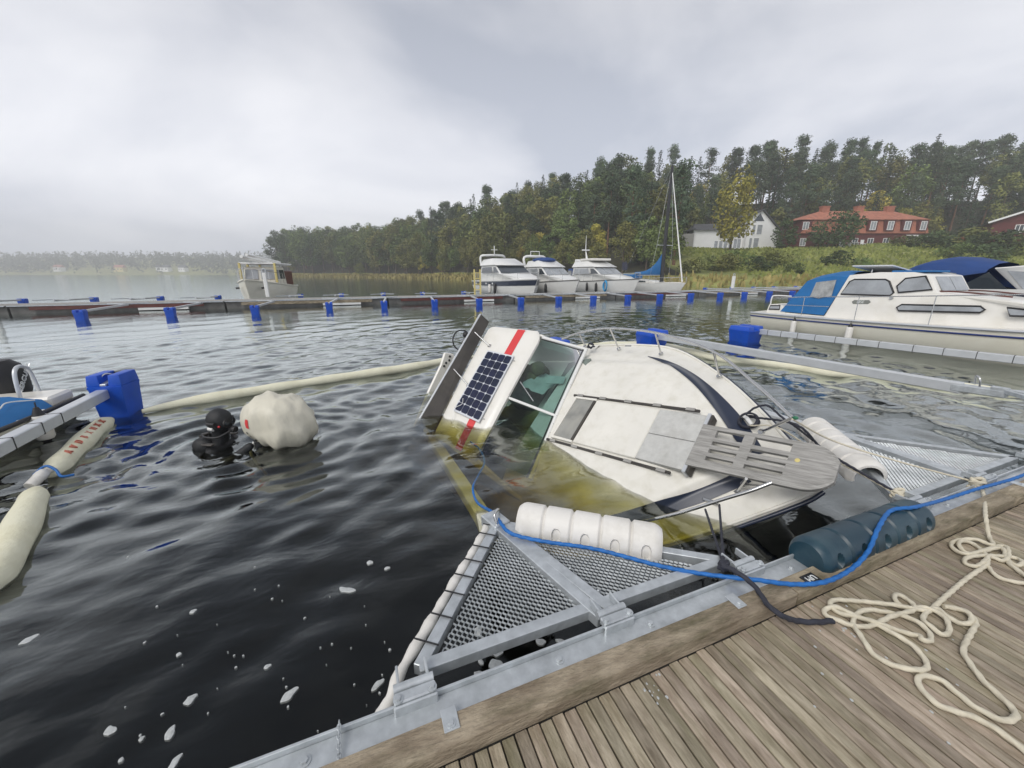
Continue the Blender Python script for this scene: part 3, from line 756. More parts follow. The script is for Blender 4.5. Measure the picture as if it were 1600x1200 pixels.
# garden furniture by the long house
o = thing('garden_table', 'white garden table with chairs on the lawn by the dark round tree', 'table', LD(UD(1322, 98), 98, ground(UD(1322, 98), 98)), RZ)
MB().box((0, 0, .95), (2.2, 1.1, .1)).build('table_top', M['white'], o)
for a in (-.9, .9): MB().box((a, 0, .45), (.12, .9, .9)).build('leg', M['white'], o)
for i, dx_ in enumerate((-2.6, 2.4)):
    o = thing('garden_chair', ('white garden chair left of the garden table', 'white garden chair right of the garden table')[i], 'chair', LD(UD(1322, 98) + dx_, 98, ground(UD(1322, 98) + dx_, 98)), RZ, 'garden chairs')
    MB().box((0, 0, .55), (.8, .8, .1)).build('seat', M['white'], o); MB().box((0, .38, 1.05), (.8, .1, .9)).build('backrest', M['white'], o)
    for sx_ in (-.34, .34): MB().box((sx_, 0, .25), (.1, .7, .5)).build('leg', M['white'], o)

# ================================================================== the near dock
DZ = 0.45
dock = thing('floating_dock', 'wooden floating dock with slatted deck in the foreground', 'dock', (1.5, 0, 0))
MB().box((2.0, -0.85, 0.03), (9.0, 3.60, 0.74)).build('pontoon', M['concrete'], dock, world=True)
PITCH_P = 0.0475
pm = MB().box((0, -1.70, -0.014), (0.0415, 3.40, 0.028)).mesh('plank', M['plank'], bevel=0.0022, smooth=30)
rp = random.Random(3)
x_ = -1.10
while x_ < 6.2:
    p = new_obj('plank', pm, dock)
    p.location = (x_ - 1.5, 0.866 + rp.uniform(-.003, .001), DZ + rp.uniform(-.0012, .0012))
    p.rotation_euler = (rp.uniform(-.0006, .0006), rp.uniform(-.012, .012), rp.uniform(-.0006, .0006))
    x_ += PITCH_P + (rp.uniform(-.0008, .0008))
for a, b in ((-2.4, 1.772), (1.776, 3.93), (3.934, 6.5)):
    MB().box(((a + b) / 2, 0.913, 0.4865), (b - a, 0.094, 0.073)).build('kerb_board', M['kerb'], dock, bevel=0.006, world=True, smooth=30, segs=2)
MB().box((2.0, 1.006, 0.492), (9.0, 0.088, 0.010)).build('steel_flange', M['galv'], dock, world=True, bevel=.002)
MB().box((2.0, 1.055, 0.470), (9.0, 0.010, 0.100)).build('steel_lip', M['galv'], dock, world=True, bevel=.002)
MB().box((2.0, 1.0, 0.395), (9.0, 0.08, 0.17)).build('steel_web', M['galv'], dock, world=True)
def hexbolt(par, p, r=.012, h=.010, axis='z'):
    mb = MB(); n = 6
    def ring(rr, z): return [Vector((rr * math.cos(2 * PI * i / n), rr * math.sin(2 * PI * i / n), z)) for i in range(n)]
    mb.loft([ring(r * .9, h), ring(r, h * .8), ring(r, 0.001)], True, True)
    mb.loft([[Vector((r * 1.55 * math.cos(2 * PI * i / 12), r * 1.55 * math.sin(2 * PI * i / 12), z)) for i in range(12)] for z in (-.002, .003)], True, True)
    m = Matrix.Translation(p)
    if axis == 'x': m = m @ Matrix.Rotation(PI / 2, 4, 'Y')
    if axis == 'y': m = m @ Matrix.Rotation(PI / 2, 4, 'X')
    mb.v = [tuple(m @ Vector(q)) for q in mb.v]
    return mb.build('bolt', M['galv'], par, world=True)
for u, v in ((476, 1189), (879, 1041), (1025, 985), (1250, 897), (1492, 794), (1545, 771)):
    q = P(u, v, .498); hexbolt(dock, (q[0], 1.008, .498))
for u, v in ((704, 1127), (1160, 948), (1450, 828), (1595, 757)):
    q = P(u, v, .526)
    br = MB().box((q[0], .942, .5262), (.052, .074, .006)).build('bracket', M['galv'], dock, world=True, bevel=.0015)
    hexbolt(dock, (q[0], .925, .530), .010, .008)
q = P(1290, 920, .525)
sg = MB().box((q[0], .905, .5262), (.085, .052, .0035)).build('sign_plate', M['signblack'], dock, world=True)
text('UM', 'lettering', .040, M['textwhite'], dock, Matrix.Translation((q[0] - 1.5, .905, .5295)) @ Matrix.Rotation(PI, 4, 'Z'))
# chain hanging over the lip
ch = thing('short_chain', 'short steel chain over the dock edge beam near the left hinge', 'chain', (0, 0, 0))
q = P(531, 1160, .5)
for i in range(9):
    t = i / 8; y = 1.062 - t * .10; z = .53 - abs(t - .1) * .022
    lk = []
    for k in range(10):
        a = 2 * PI * k / 10
        lk.append((math.cos(a) * .010, math.sin(a) * .0055))
    if i % 2: pts = [(q[0] + b, y + a, z) for a, b in lk]
    else: pts = [(q[0], y + a, z + b) for a, b in lk]
    MB().tube(pts, .0022, 5, loop=True).build('link', M['galv'], ch, smooth=60)

# ------------------------------------------------------------------ mooring booms with triangular walkways
def grating(par, A, B, T, cw=.037, chh=.0150, w=.0027, th=.004, inset=.04, bond=.008):
    A, B, T = Vector(A), Vector(B), Vector(T)
    ex = (B - A).normalized(); nz_ = (B - A).cross(T - A).normalized(); ey = nz_.cross(ex)
    def to2(p): d = p - A; return (d.dot(ex), d.dot(ey))
    tri = [to2(A), to2(B), to2(T)]
    def inside(x, y, m):
        for i in range(3):
            (x0, y0), (x1, y1) = tri[i], tri[(i + 1) % 3]
            L = math.hypot(x1 - x0, y1 - y0)
            if ((x1 - x0) * (y - y0) - (y1 - y0) * (x - x0)) / L < m: return False
        return True
    mb = MB(); xmax = max(t[0] for t in tri); ymax = max(t[1] for t in tri)
    for j in range(int(ymax / chh) + 2):
        for i in range(-1, int(xmax / cw) + 2):
            x0 = i * cw + (cw / 2 if j % 2 else 0); y0 = j * chh
            for s_ in (1, -1, 0):
                a = (x0 + s_ * bond / 2, y0); b = (x0 + s_ * (cw / 2 - bond / 2), y0 + chh)
                if s_ == 0: a, b = (x0 - bond / 2, y0), (x0 + bond / 2, y0)
                if not (inside((a[0] + b[0]) / 2, (a[1] + b[1]) / 2, inset)): continue
                d = Vector((b[0] - a[0], b[1] - a[1])); nn = Vector((-d.y, d.x)).normalized() * w / 2
                def q3(x, y, z): return A + ex * x + ey * y + nz_ * z
                # each strand is a slightly twisted ribbon, as in pressed sheet
                tw = th * .7 * s_
                v0, v1, v2, v3 = q3(a[0] + nn.x, a[1] + nn.y, tw), q3(a[0] - nn.x, a[1] - nn.y, -tw), q3(b[0] - nn.x, b[1] - nn.y, -tw), q3(b[0] + nn.x, b[1] + nn.y, tw)
                mb.add([v0, v1, v2, v3, v0 - nz_ * th, v1 - nz_ * th, v2 - nz_ * th, v3 - nz_ * th], [(0, 1, 2, 3), (0, 4, 5, 1), (2, 6, 7, 3), (7, 6, 5, 4)])
    return mb.build('grating', M['galv'], par, world=True, kind='stuff')
def tri_walk(o, A, B, T, foot, sc=1.0):
    A, B, T, foot = map(Vector, (A, B, T, foot))
    grating(o, A, B, T)
    for a, b in ((A, B), (A, T), (B, T)):
        MB().bar(a, b, .050, .052).build('frame_bar', M['galv'], o, world=True, bevel=.003)
    m = foot + (T - foot) * .03; d = (T - foot).normalized(); sx = d.cross(Vector((0, 0, 1))).normalized()
    up = Vector((0, 0, .004))
    for s_ in (-1, 1):
        MB().bar(m + sx * .031 * s_ + up, T + sx * .020 * s_ - d * .02 + up, .056 - .0, .056).build('centre_bar', M['galv'], o, world=True, bevel=.003)
    MB().bar(T - d * .06 + up * 2, T + d * .10 + up * 2, .115, .075).build('tip_socket', M['galv'], o, world=True, bevel=.006)
    for k in range(4):
        q = m.lerp(T, .12 + .22 * k) + sx * .062 + Vector((0, 0, .033)); 
        MB().sphere(q, (.007, .007, .004), 8, 5).build('rivet', M['galv'], o, world=True, smooth=60)
def hinge(o, x, y=1.055, z=.52, arm=True, ytop=1.16):
    h = MB(); h.box((x, y + .004, z + .012), (.145, .040, .030)); h.box((x, y - .020, z - .008), (.150, .010, .055)); h.build('hinge_plate', M['galv'], o, world=True, bevel=.005)
    MB().tube([(x - .07, y + .045, z + .012), (x + .07, y + .045, z + .012)], .017, 12).build('hinge_pin', M['galv'], o, world=True, smooth=40)
    for s_ in (-.052, .052): MB().box((x + s_, (y + .035 + ytop) / 2, z + .006), (.010, ytop - y - .03, .038)).build('hinge_arm', M['galv'], o, world=True, bevel=.003)
    for s_ in (-.058, .058): hexbolt(o, (x + s_, y - .004, z + .028), .011, .012)
def float_body(o, loc, mat, sz=(.62, .66, .66), zb=-.14, rz=0.0, name='float'):
    w, d, h = sz; x, y = loc
    rr = Matrix.Rotation(rz, 3, 'Z')
    def rect(a, b, z): return [rr @ Vector((sx * a, sy * b, 0)) + Vector((x, y, z)) for sx, sy in ((-1, -1), (1, -1), (1, 1), (-1, 1))]
    mb = MB().loft([rect(w * .36, d * .38, zb), rect(w * .40, d * .42, zb + h * .12), rect(w * .47, d * .47, zb + h * .72), rect(w * .5, d * .5, zb + h * .80)], True, True)
    ob = mb.build(name, mat, o, world=True, bevel=.022, smooth=40, segs=2)
    for s_ in (-1, 1):
        c = rr @ Vector((s_ * w * .30, 0, 0))
        MB().loft([[rr @ Vector((a * w * .19, b * d * .47, 0)) + Vector((x, y, zb + h * .795)) + c for a, b in ((-1, -1), (1, -1), (1, 1), (-1, 1))],
                   [rr @ Vector((a * w * .16, b * d * .43, 0)) + Vector((x, y, zb + h)) + c for a, b in ((-1, -1), (1, -1), (1, 1), (-1, 1))]], True, True).build('lobe', mat, ob, world=True, bevel=.02, smooth=40, segs=2)
    return ob
def ties(o, a, b, ts, w=.125, h=.135):
    a, b = Vector(a), Vector(b); d = (b - a).normalized()
    for t in ts:
        p = a.lerp(b, t); MB().bar(p - d * .006, p + d * .006, w, h).build('cable_tie', M['black'], o, world=True)

# boom 1: the walkway beside the sunken boat; its arm is pressed under water by the boat
o = thing('mooring_boom', 'galvanised mesh walkway with sunken yellowed arm beside the wrecked boat', 'mooring boom', (.87, 1.1, 0))
A1, B1, T1 = (.085, 1.185, .475), (1.665, 1.180, .475), (.675, 1.950, .45)
tri_walk(o, A1, B1, T1, (.905, 1.10, .475))
for x in (.055, .900, 1.700): hinge(o, x, ytop=1.18)
arm = [(.68, 1.99, .44), (.74, 2.25, .16), (.85, 2.85, -.12), (.86, 4.2, -.30), (.88, 6.0, -.55)]
yb = mk('boom_sleeve_pale', (0.62, 0.60, 0.46), .6, var=.06)
for a, b in zip(arm[1:], arm[2:]): MB().bar(a, b, .13, .12).build('arm', yb, o, world=True, bevel=.01)
MB().bar(arm[0], arm[1], .12, .09).build('arm_joint', M['galv'], o, world=True, bevel=.01)
MB().tube(crom([(.66, 1.90, .48), (.65, 1.93, .545), (.69, 1.975, .545), (.70, 2.0, .47)], 6), .009, 8).build('ring_bolt', M['steel'], o, world=True, smooth=60)
rs_ = random.Random(9); sv = [Vector((-.06, 1.075, .40)), Vector((.00, 1.125, .44)), Vector((.04, 1.19, .46)), Vector((.20, 1.385, .462)), Vector((.36, 1.585, .458)), Vector((.52, 1.785, .45)), Vector((.62, 1.92, .44)), Vector((.65, 1.99, .43))]
sv = resample(crom([p + Vector((-.026, .024, 0)) for p in sv], 10), .012)
MB().tube(sv, [.023 + .0028 * math.sin(i * .62) + .002 * math.sin(i * .23 + 1) + rs_.uniform(-.001, .001) for i in range(len(sv))], 10).build('padded_sleeve', M['fender'], o, world=True, smooth=60)
for t in (.10, .24, .38, .50, .62, .74, .86, .95):
    c = Vector(A1).lerp(Vector(T1), t); d = (Vector(T1) - Vector(A1)).normalized(); sx = d.cross(Vector((0, 0, 1))).normalized()
    MB().bar(c - sx * .075 + Vector((0, 0, .031)), c + sx * .035 + Vector((0, 0, .031)), .005, .005).build('cable_tie', M['black'], o, world=True)

# boom 2: walkway by the bow
o = thing('mooring_boom', 'galvanised mesh walkway beyond the bow, cream rope knotted to it', 'mooring boom', (4.1, 1.1, 0))
A2, B2, T2 = (3.26, 1.175, .47), (4.93, 1.175, .47), (4.12, 2.05, .47)
tri_walk(o, A2, B2, T2, (4.10, 1.12, .475))
for x in (3.25, 4.10, 4.96): hinge(o, x, ytop=1.17)
MB().bar((4.12, 2.12, .44), (4.05, 7.6, .27), .11, .11).build('arm', M['alu'], o, world=True, bevel=.008)
float_body(o, (4.05, 7.75), M['float'], rz=.03)

# boom 3: long beam behind the wreck
o = thing('mooring_boom', 'long silver beam with blue float seen just behind the wreck rail', 'mooring boom', (8.15, 1.1, 0))
MB().bar((7.42, 8.1, .33), (8.10, 2.62, .34), .15, .15).build('arm', M['alu'], o, world=True, bevel=.01)
MB().bar((8.09, 2.72, .34), (8.15, 2.2, .36), .17, .10).build('tip_socket', M['galv'], o, world=True, bevel=.01)
float_body(o, (7.40, 8.35), M['float'], (.66, .6, .62), rz=.1)
tri_walk(o, (7.35, 1.175, .42), (9.05, 1.175, .42), (8.12, 2.25, .40), (8.2, 1.12, .42))
MB().tube(crom([(8.08, 2.45, .40), (8.07, 2.47, .52), (8.12, 2.53, .54), (8.14, 2.52, .42)], 5), .012, 8).build('ring_bolt', M['steel'], o, world=True, smooth=60)

# boom 4: in front of the white cruiser
o = thing('mooring_boom', 'white taped beam with blue float alongside the white cruiser', 'mooring boom', (11.9, 1.1, 0))
a, b = (10.95, 8.0, .30), (11.9, 2.2, .36)
MB().bar(a, b, .13, .15).build('arm', M['alu'], o, world=True, bevel=.01)
ties(o, a, b, (.06, .12, .19, .26, .335, .41, .48, .58, .66, .74, .82), .135, .155)
float_body(o, (10.72, 8.15), M['float'], (.72, .66, .62), zb=-.16, rz=.1)

# boom 0: at the left, beside the open boat
o = thing('mooring_boom', 'taped silver beam with big blue float at the left', 'mooring boom', (-3.3, 1.1, 0))
a, b = (-3.36, 6.80, .35), (-3.26, 2.2, .33)
MB().bar(a, b, .13, .13).build('arm', M['alu'], o, world=True, bevel=.01)
ties(o, a, b, (.22, .29, .38, .5, .62), .135, .135)
fb = float_body(o, (-3.30, 6.98), M['float'], (.41, .41, .76), zb=-.15, rz=-.12)
MB().bar((-3.34, 6.80, .47), (-3.30, 7.18, .52), .07, .03).build('clamp', M['galv'], o, world=True, bevel=.005)
MB().tube(crom([(-3.40, 6.85, .53), (-3.35, 6.95, .60), (-3.31, 7.05, .55), (-3.36, 7.02, .53)], 5), .012, 7).build('shackle', M['steel'], o, world=True, smooth=60)
MB().tube([(-3.30, 7.14, .52), (-3.30, 7.14, .585)], .04, 12).build('cap', M['black'], o, world=True, smooth=40)

# ------------------------------------------------------------------ far dock with its row of booms
fd = thing('far_dock', 'long low floating dock across the water with wooden sides', 'dock', (15, 28, 0))
secs = list(np.arange(-34, 74, 9.0))
for i, x0 in enumerate(secs):
    MB().box((x0 + 4.48, 28.0, .40), (8.95, 1.7, .05)).build('deck_section', M['greywood'], fd, world=True)
    MB().box((x0 + 4.48, 28.0, .07), (8.90, 1.5, .52)).build('pontoon', M['concrete'], fd, world=True)
    MB().box((x0 + 4.4, 27.13, .26), (7.2, .05, .18)).build('side_board', M['kerb'] if i % 2 else M['mahogany'], fd, world=True)
    MB().box((x0 + 4.48, 27.12, .385), (8.92, .06, .04)).build('edge_rail', M['galv'], fd, world=True)
    MB().box((x0 + 6.2, 27.06, .10), (2.2, .12, .12)).build('edge_fender', M['boatwhite'], fd, world=True)
ordn = ['first', 'second', 'third', 'fourth', 'fifth', 'sixth', 'seventh', 'eighth', 'ninth', 'tenth', 'eleventh', 'twelfth', 'thirteenth', 'fourteenth', 'fifteenth', 'sixteenth', 'seventeenth', 'eighteenth']
proto_b = None
def boom_far(x, y, lab, grp, rz=0.0, s_=1.0):
    global proto_b
    if proto_b is None:
        o = thing('mooring_boom', lab, 'mooring boom', (0, 0, 0), 0, grp)
        fl = float_body(o, (0, 0), M['float'], (.38, .37, .54), zb=-.12)
        MB().bar((0, .12, .34), (.35, 3.2, .40), .09, .10).build('arm', M['alu'], o, world=True, bevel=.01)
        MB().bar((.30, 3.0, .45), (-.55, 3.5, .45), .08, .05).build('brace', M['galv'], o, world=True)
        MB().bar((.36, 3.0, .45), (1.1, 3.5, .45), .08, .05).build('brace', M['galv'], o, world=True)
        proto_b = o; o.location = (x, y, 0); o.rotation_euler = (0, 0, rz)
    else:
        o = copy_thing(proto_b, (x, y, 0), rz, None, lab, grp)
    return o
fx = [(-11.26, 22.9), (-8.13, 23.0), (-4.7, 22.9), (-1.39, 24.0), (1.51, 23.9), (4.44, 24.0), (7.27, 24.0), (10.13, 24.0), (12.94, 24.0), (15.72, 24.0), (18.70, 24.0), (21.66, 24.0), (24.96, 24.2), (28.14, 24.2), (30.94, 24.2), (34.0, 24.2), (37.0, 24.2)]
for i, (x, y) in enumerate(fx):
    boom_far(x, y, 'blue float boom on the near side of the far dock, %s from the left' % ordn[i], 'floats on the near side of the far dock')
bx_ = [(-19.5, 34.5), (-16.2, 34.8), (-12.6, 34.6), (-9.2, 34.4), (-3.9, 34.5), (-1.0, 34.6), (2.2, 34.6), (5.4, 34.5), (9.0, 34.4), (36, 33), (40.5, 33.4), (44, 33.4), (47.5, 33.4), (51.5, 33.4)]
for i, (x, y) in enumerate(bx_):
    o = boom_far(x, y, 'blue float beyond the far dock, %s from the left' % ordn[i], 'floats beyond the far dock', PI)
# posts on the far dock
for lab, x, y, h, w in (('white service post with lamp hoop at the left end of far dock', -17.0, 28.0, 1.35, .20), ('white service post on the far dock beside the wooden boat', -5.0, 28.3, 1.45, .20), ('white service post on the far dock right of the sailing boat', 34.0, 28.0, 1.15, .24)):
    o = thing('service_post', lab, 'post', (x, y, .53))
    MB().box((0, 0, h / 2), (w, w, h)).build('column', M['boatwhite'], o, bevel=.03)
    MB().tube(crom([(-w * .45, 0, h), (-w * .4, 0, h + .18), (0, 0, h + .24), (w * .4, 0, h + .18), (w * .45, 0, h)], 4), .03, 6).build('lamp_hoop', M['galv'], o, smooth=60)
o = thing('bathing_ladder', 'pale yellow ladder standing on the far dock before the first yacht', 'ladder', (8.5, 28.4, .53))
for s_ in (-.22, .22): MB().box((s_, 0, .75), (.10, .10, 1.9)).build('rail', M['yellowpaint'], o)
for k in range(4): MB().box((0, 0, .25 + .4 * k), (.36, .06, .06)).build('rung', M['yellowpaint'], o)

# ------------------------------------------------------------------ ribbed fenders
def ribbed_fender(name, label, A, B, r, mat, ribs, pock_dir, cshape, group=None, npock=4, flat=1.0):
    A, B = Vector(A), Vector(B); ax = (B - A); L = ax.length; ax.normalize()
    o = thing(name, label, 'fender', tuple((A + B) / 2), 0, group)
    up = Vector((0, 0, 1)); sx = ax.cross(up).normalized(); up = sx.cross(ax).normalized()
    pd = Vector(pock_dir); pth = math.atan2(pd.dot(up), pd.dot(sx))
    nu, nv = (220, 84)
    t0, t1 = (PI / 2 - rad(112), PI / 2 + rad(112)) if cshape else (0, 2 * PI)
    def surf(u, th, inner=False):
        rr = r
        e_ = min(u, 1 - u) * L
        rr *= 1 - .20 * max(0, 1 - e_ / .05) ** 2
        if not inner:
            for k in range(ribs):
                dlt = abs(u - (k + .5 + .5 * (k >= 0) - .5) / ribs) if False else abs(u - (k + 1) / (ribs + 1)) * L
                rr -= .014 * r / .11 * max(0, 1 - dlt / .012) ** .7
            for k in range(npock):
                uc = (k + 1.5) / (ribs + 1) if npock < ribs + 1 else (k + .5) / (ribs + 1)
                da = (th - pth + PI) % (2 * PI) - PI
                dd = math.hypot((u - uc) * L / .026, da * r / .040)
                if dd < 1: rr -= .042 * r / .11 * (1 - dd ** 6)
        else: rr -= .016
        return A + ax * (u * L) + sx * math.cos(th) * rr + up * math.sin(th) * rr * flat
    if cshape:
        rings = []
        for i in range(nu + 1):
            u = i / nu
            ring = [surf(u, t0 + (t1 - t0) * j / (nv - 1)) for j in range(nv)] + [surf(u, t1 + (t0 - t1) * j / 15, True) for j in range(16)]
            rings.append(ring)
        MB().loft(rings, True, True).build('shell', mat, o, world=True, smooth=38)
    else:
        rings = [[surf(i / nu, 2 * PI * j / nv) for j in range(nv)] for i in range(nu + 1)]
        MB().loft(rings, True, True).build('shell', mat, o, world=True, smooth=38)
    for k in range(npock):
        uc = (k + 1.5) / (ribs + 1) if npock < ribs + 1 else (k + .5) / (ribs + 1)
        q = A + ax * (uc * L) + pd.normalized() * (r * .86) - up * .052
        MB().sphere(q, (.011, .011, .007), 8, 5).build('screw', M['steel'], o, world=True, smooth=60)
    return o
TF = ((2.02, .995, .538), (3.02, .995, .538), .106)
FA, FB_ = (.80, 1.90, .475), (1.445, 1.395, .475)
ribbed_fender('dock_fender', 'white ribbed plastic fender saddled on the near mesh walkway', FA, FB_, .112, M['fender'], 4, (-.55, -.72, .18), True, 'dock fenders', 4, 1.18)
ribbed_fender('dock_fender', 'yellowed white ribbed fender hanging off the far mesh walkway by the bow', (4.03, 2.20, .49), (3.47, 1.44, .46), .135, M['fender'], 5, (.7, -.5, .0), True, 'dock fenders', 0, 1.0)
ribbed_fender('dock_fender', 'dark teal ribbed cylinder fender lying on the dock edge', TF[0], TF[1], TF[2], M['teal'], 4, (0, -.95, .27), False, 'dock fenders', 5, 1.0)

# ------------------------------------------------------------------ ropes
def rope(name, label, pts, r, mat, per=8, lob=3, cat='rope', step=None, smooth=True, n=9):
    c = resample(crom(pts, per), step or r * .65)
    o = MB().tube(c, r, n, lobes=lob, pitch=r * 5.5, amp=.15).build(name, mat, None, smooth=70)
    return tag(o, label, cat)
def z8(l): return [(1230 + x / 4.286, 720 + y / 4.286) for x, y in l]
def z4(l): return [(1200 + x / 4.0, 960 + y / 4.0) for x, y in l]
seg = z8([(1375, 570), (1250, 535), (1120, 540), (1105, 585), (1200, 636), (1330, 600), (1420, 572), (1470, 590), (1478, 650), (1440, 668), (1330, 642), (1205, 658), (1190, 688), (1260, 710), (1308, 690), (1335, 640), (1250, 560), (1165, 545), (1150, 580), (1230, 622), (1400, 590), (1450, 610), (1470, 660), (1540, 705), (1572, 690), (1530, 655), (1420, 640), (1340, 650), (1332, 700),
          (1200, 790), (1100, 880), (1010, 960), (950, 1000), (850, 998), (720, 978), (560, 950), (400, 936), (305, 945), (288, 975), (350, 1020), (460, 1052), (600, 1095), (760, 1142), (880, 1180)])
seg += z4([(960, 170), (1015, 165), (1005, 112), (920, 52), (820, 8)])
seg += z8([(640, 1010), (540, 1008), (470, 1030), (440, 1080), (455, 1130)])
seg += z4([(580, 150), (660, 250), (780, 320), (900, 357), (985, 345), (985, 290), (900, 205), (760, 115), (640, 45)])
seg += z8([(460, 1050), (320, 988), (252, 1000), (262, 1040), (340, 1082), (440, 1108), (560, 1106), (690, 1055), (850, 1000), (800, 925), (730, 905), (718, 940), (790, 985), (930, 990), (1050, 1060), (1085, 1140), (1040, 1166), (955, 1120), (908, 1065), (940, 1010), (1000, 1000), (1080, 1060), (1170, 1090), (1228, 1085), (1215, 1035), (1130, 990), (1040, 978), (1100, 985), (1200, 1010), (1262, 1075)])
seg += z4([(1290, 80), (1240, 170), (1222, 235), (1280, 330), (1360, 430), (1450, 510), (1530, 590), (1550, 640), (1490, 665), (1400, 635), (1280, 570), (1180, 490), (1080, 410), (980, 385), (935, 400), (950, 450), (1030, 540), (1120, 590), (1280, 640), (1400, 700), (1500, 770), (1600, 850), (1720, 950)])
rr_ = random.Random(4)
dp = []
for i, (u, v) in enumerate(seg):
    q = P(u, v, DZ + .013); dp.append((q[0], q[1], DZ + .0125 + .011 * (.5 + .5 * math.sin(i * 1.9)) * (1 if i < len(seg) - 26 else .1)))
head = []
for (u, v), z in zip(((1531, 752), (1538, 778), (1540, 806), (1545, 837)), (.50, .505, .535, .47)):
    q = P(u, v, z); head.append((q[0], q[1], z))
rope('mooring_rope', 'cream rope lying in loose loops on the dock planks', head + dp, .0100, M['rope'])
tl = [P(*p, DZ + .013) for p in z8([(1330, 690), (1400, 770), (1500, 806), (1600, 822), (1750, 850)])]
rope('rope_end', 'loose tan rope end leaving the coil at the right edge', [(q[0], q[1], DZ + .013) for q in tl], .0095, M['rope'])
tl = [P(*p, DZ + .013) for p in z8([(1470, 650), (1490, 690), (1540, 730), (1620, 790)])]
rope('rope_end', 'cream rope end curling past the small loops at the right', [(q[0], q[1], DZ + .013) for q in tl], .0105, M['rope'])
bl = [((735, 690), -.10), ((750, 703), -.05), ((757, 722), -.03), ((748, 742), -.01), ((739, 762), .01), ((746, 785), .05), ((772, 802), .42), ((783, 818), .50), ((800, 834), .502), ((850, 846), .504), ((930, 858), .504), ((1030, 884), .504), ((1100, 897), .507), ((1180, 906), .545), ((1240, 913), .538), ((1290, 909), .538), ((1330, 889), .537), ((1356, 862), .635), ((1372, 826), .70), ((1387, 802), .722), ((1402, 795), .70), ((1432, 792), .60), ((1480, 779), .545), ((1530, 763), .545), ((1560, 755), .53), ((1600, 742), .53), ((1660, 715), .50)]
def over_fender(u, v, z):
    # where the rope rides on the teal fender: meet the line of sight with its cylinder
    d = ray(u, v); a = np.array([d[1], d[2]]); o_ = np.array([EYE[1] - TF[0][1], EYE[2] - TF[0][2]]); rr = TF[2] + .011
    A_ = a @ a; B_ = 2 * a @ o_; C_ = o_ @ o_ - rr * rr; q = B_ * B_ - 4 * A_ * C_
    p0 = P(u, v, z)
    if q <= 0: return p0
    p1 = EYE + d * ((-B_ - math.sqrt(q)) / (2 * A_))
    if p1[2] < .537: return P(u, v, .537)
    return p1 if TF[0][0] - .02 < p1[0] < TF[1][0] + .02 and 1300 < u < 1450 else p0
rope('blue_rope', 'bright blue rope running from the water over the walkway and dock edge', [over_fender(u, v, z) for (u, v), z in bl], .0105, M['bluerope'], lob=3)
dk = [((1128, 884), .56), ((1150, 893), .56), ((1178, 915), .545), ((1200, 945), .545), ((1222, 962), .535), ((1245, 970), .475), ((1275, 972), .468), ((1302, 970), .465)]
rope('dark_rope', 'dark purple rope tied from walkway corner to the cream rope on dock', [P(u, v, z) for (u, v), z in dk], .0115, M['darkrope'])
def knot(name, label, c, r, mat, seed, n=11, tr=.010):
    q = random.Random(seed); pts = []
    for i in range(n * 3):
        a = i * 2.1; pts.append(Vector(c) + Vector((math.cos(a) * r * q.uniform(.6, 1.1), math.sin(a) * r * .7 * q.uniform(.6, 1.1), math.sin(a * .7) * r * .6)))
    rope(name, label, pts, tr, mat, per=5, cat='knot')
knot('rope_knot', 'cream rope knot on the far walkway corner by the dark line', P(1404, 772, .51), .045, M['rope'], 2, 8)
knot('rope_knot', 'cream rope knot on the far walkway middle hinge', P(1527, 756, .52), .055, M['rope'], 3, 8)
knot('rope_knot', 'dark rope knot on the near walkway right corner', P(1131, 884, .54), .026, M['darkrope'], 4, 8, .009)

# ------------------------------------------------------------------ floating absorbent booms
def oil(name, label, pts, r, sag=.35):
    c = resample(crom([(x, y, z) for x, y, z in pts], 10), .05)
    q = random.Random(len(pts)); k = len(c)
    rr = [r * (1 + .07 * math.sin(i * .37 + 1) + .05 * math.sin(i * .11)) * (min(1, .35 + 6 * i / k) if i < k / 2 else min(1, .35 + 6 * (k - 1 - i) / k)) for i in range(k)]
    o = thing(name, label, 'oil boom', tuple(c[k // 2]), 0, 'floating absorbent booms')
    MB().tube(c, rr, 14).build('sleeve', M['oilboom'], o, world=True, smooth=70)
    return o, c
z_ = .035
oil('oil_boom', 'thick cream absorbent boom at the left edge, nearest the dock', [(-2.35, 3.0, z_), (-2.45, 3.4, z_), (-2.72, 4.1, z_), (-2.90, 4.55, z_)], .10)
o, c = oil('oil_boom', 'cream absorbent boom with red print lying before the big blue float', [(-2.98, 4.88, z_), (-3.06, 5.25, z_), (-3.16, 5.8, z_), (-3.24, 6.25, z_), (-3.26, 6.6, z_)], .102)
for i_, ch_ in enumerate('AVDBXMXX'):
    k_ = int(len(c) * (.20 + .085 * i_)); p_ = Vector(c[k_]); dr = (Vector(c[min(len(c) - 1, k_ + 3)]) - Vector(c[max(0, k_ - 3)])).normalized(); nrm = Vector((.55, -.10, .80)); nrm = (nrm - dr * nrm.dot(dr)).normalized()
    sy = nrm.cross(dr); cen = p_ + nrm * .107
    text(ch_, 'red_print', .092, M['redprint'], o, PM[o.name].inverted() @ Matrix(((dr.x, sy.x, nrm.x, cen.x), (dr.y, sy.y, nrm.y, cen.y), (dr.z, sy.z, nrm.z, cen.z), (0, 0, 0, 1))), extrude=.008)
oil('oil_boom', 'long thin cream absorbent boom curving behind the diver to the wreck', [P(u, v, z_) for u, v in ((222, 643), (280, 631), (400, 611), (520, 592), (640, 574), (690, 565), (740, 557))], .085)
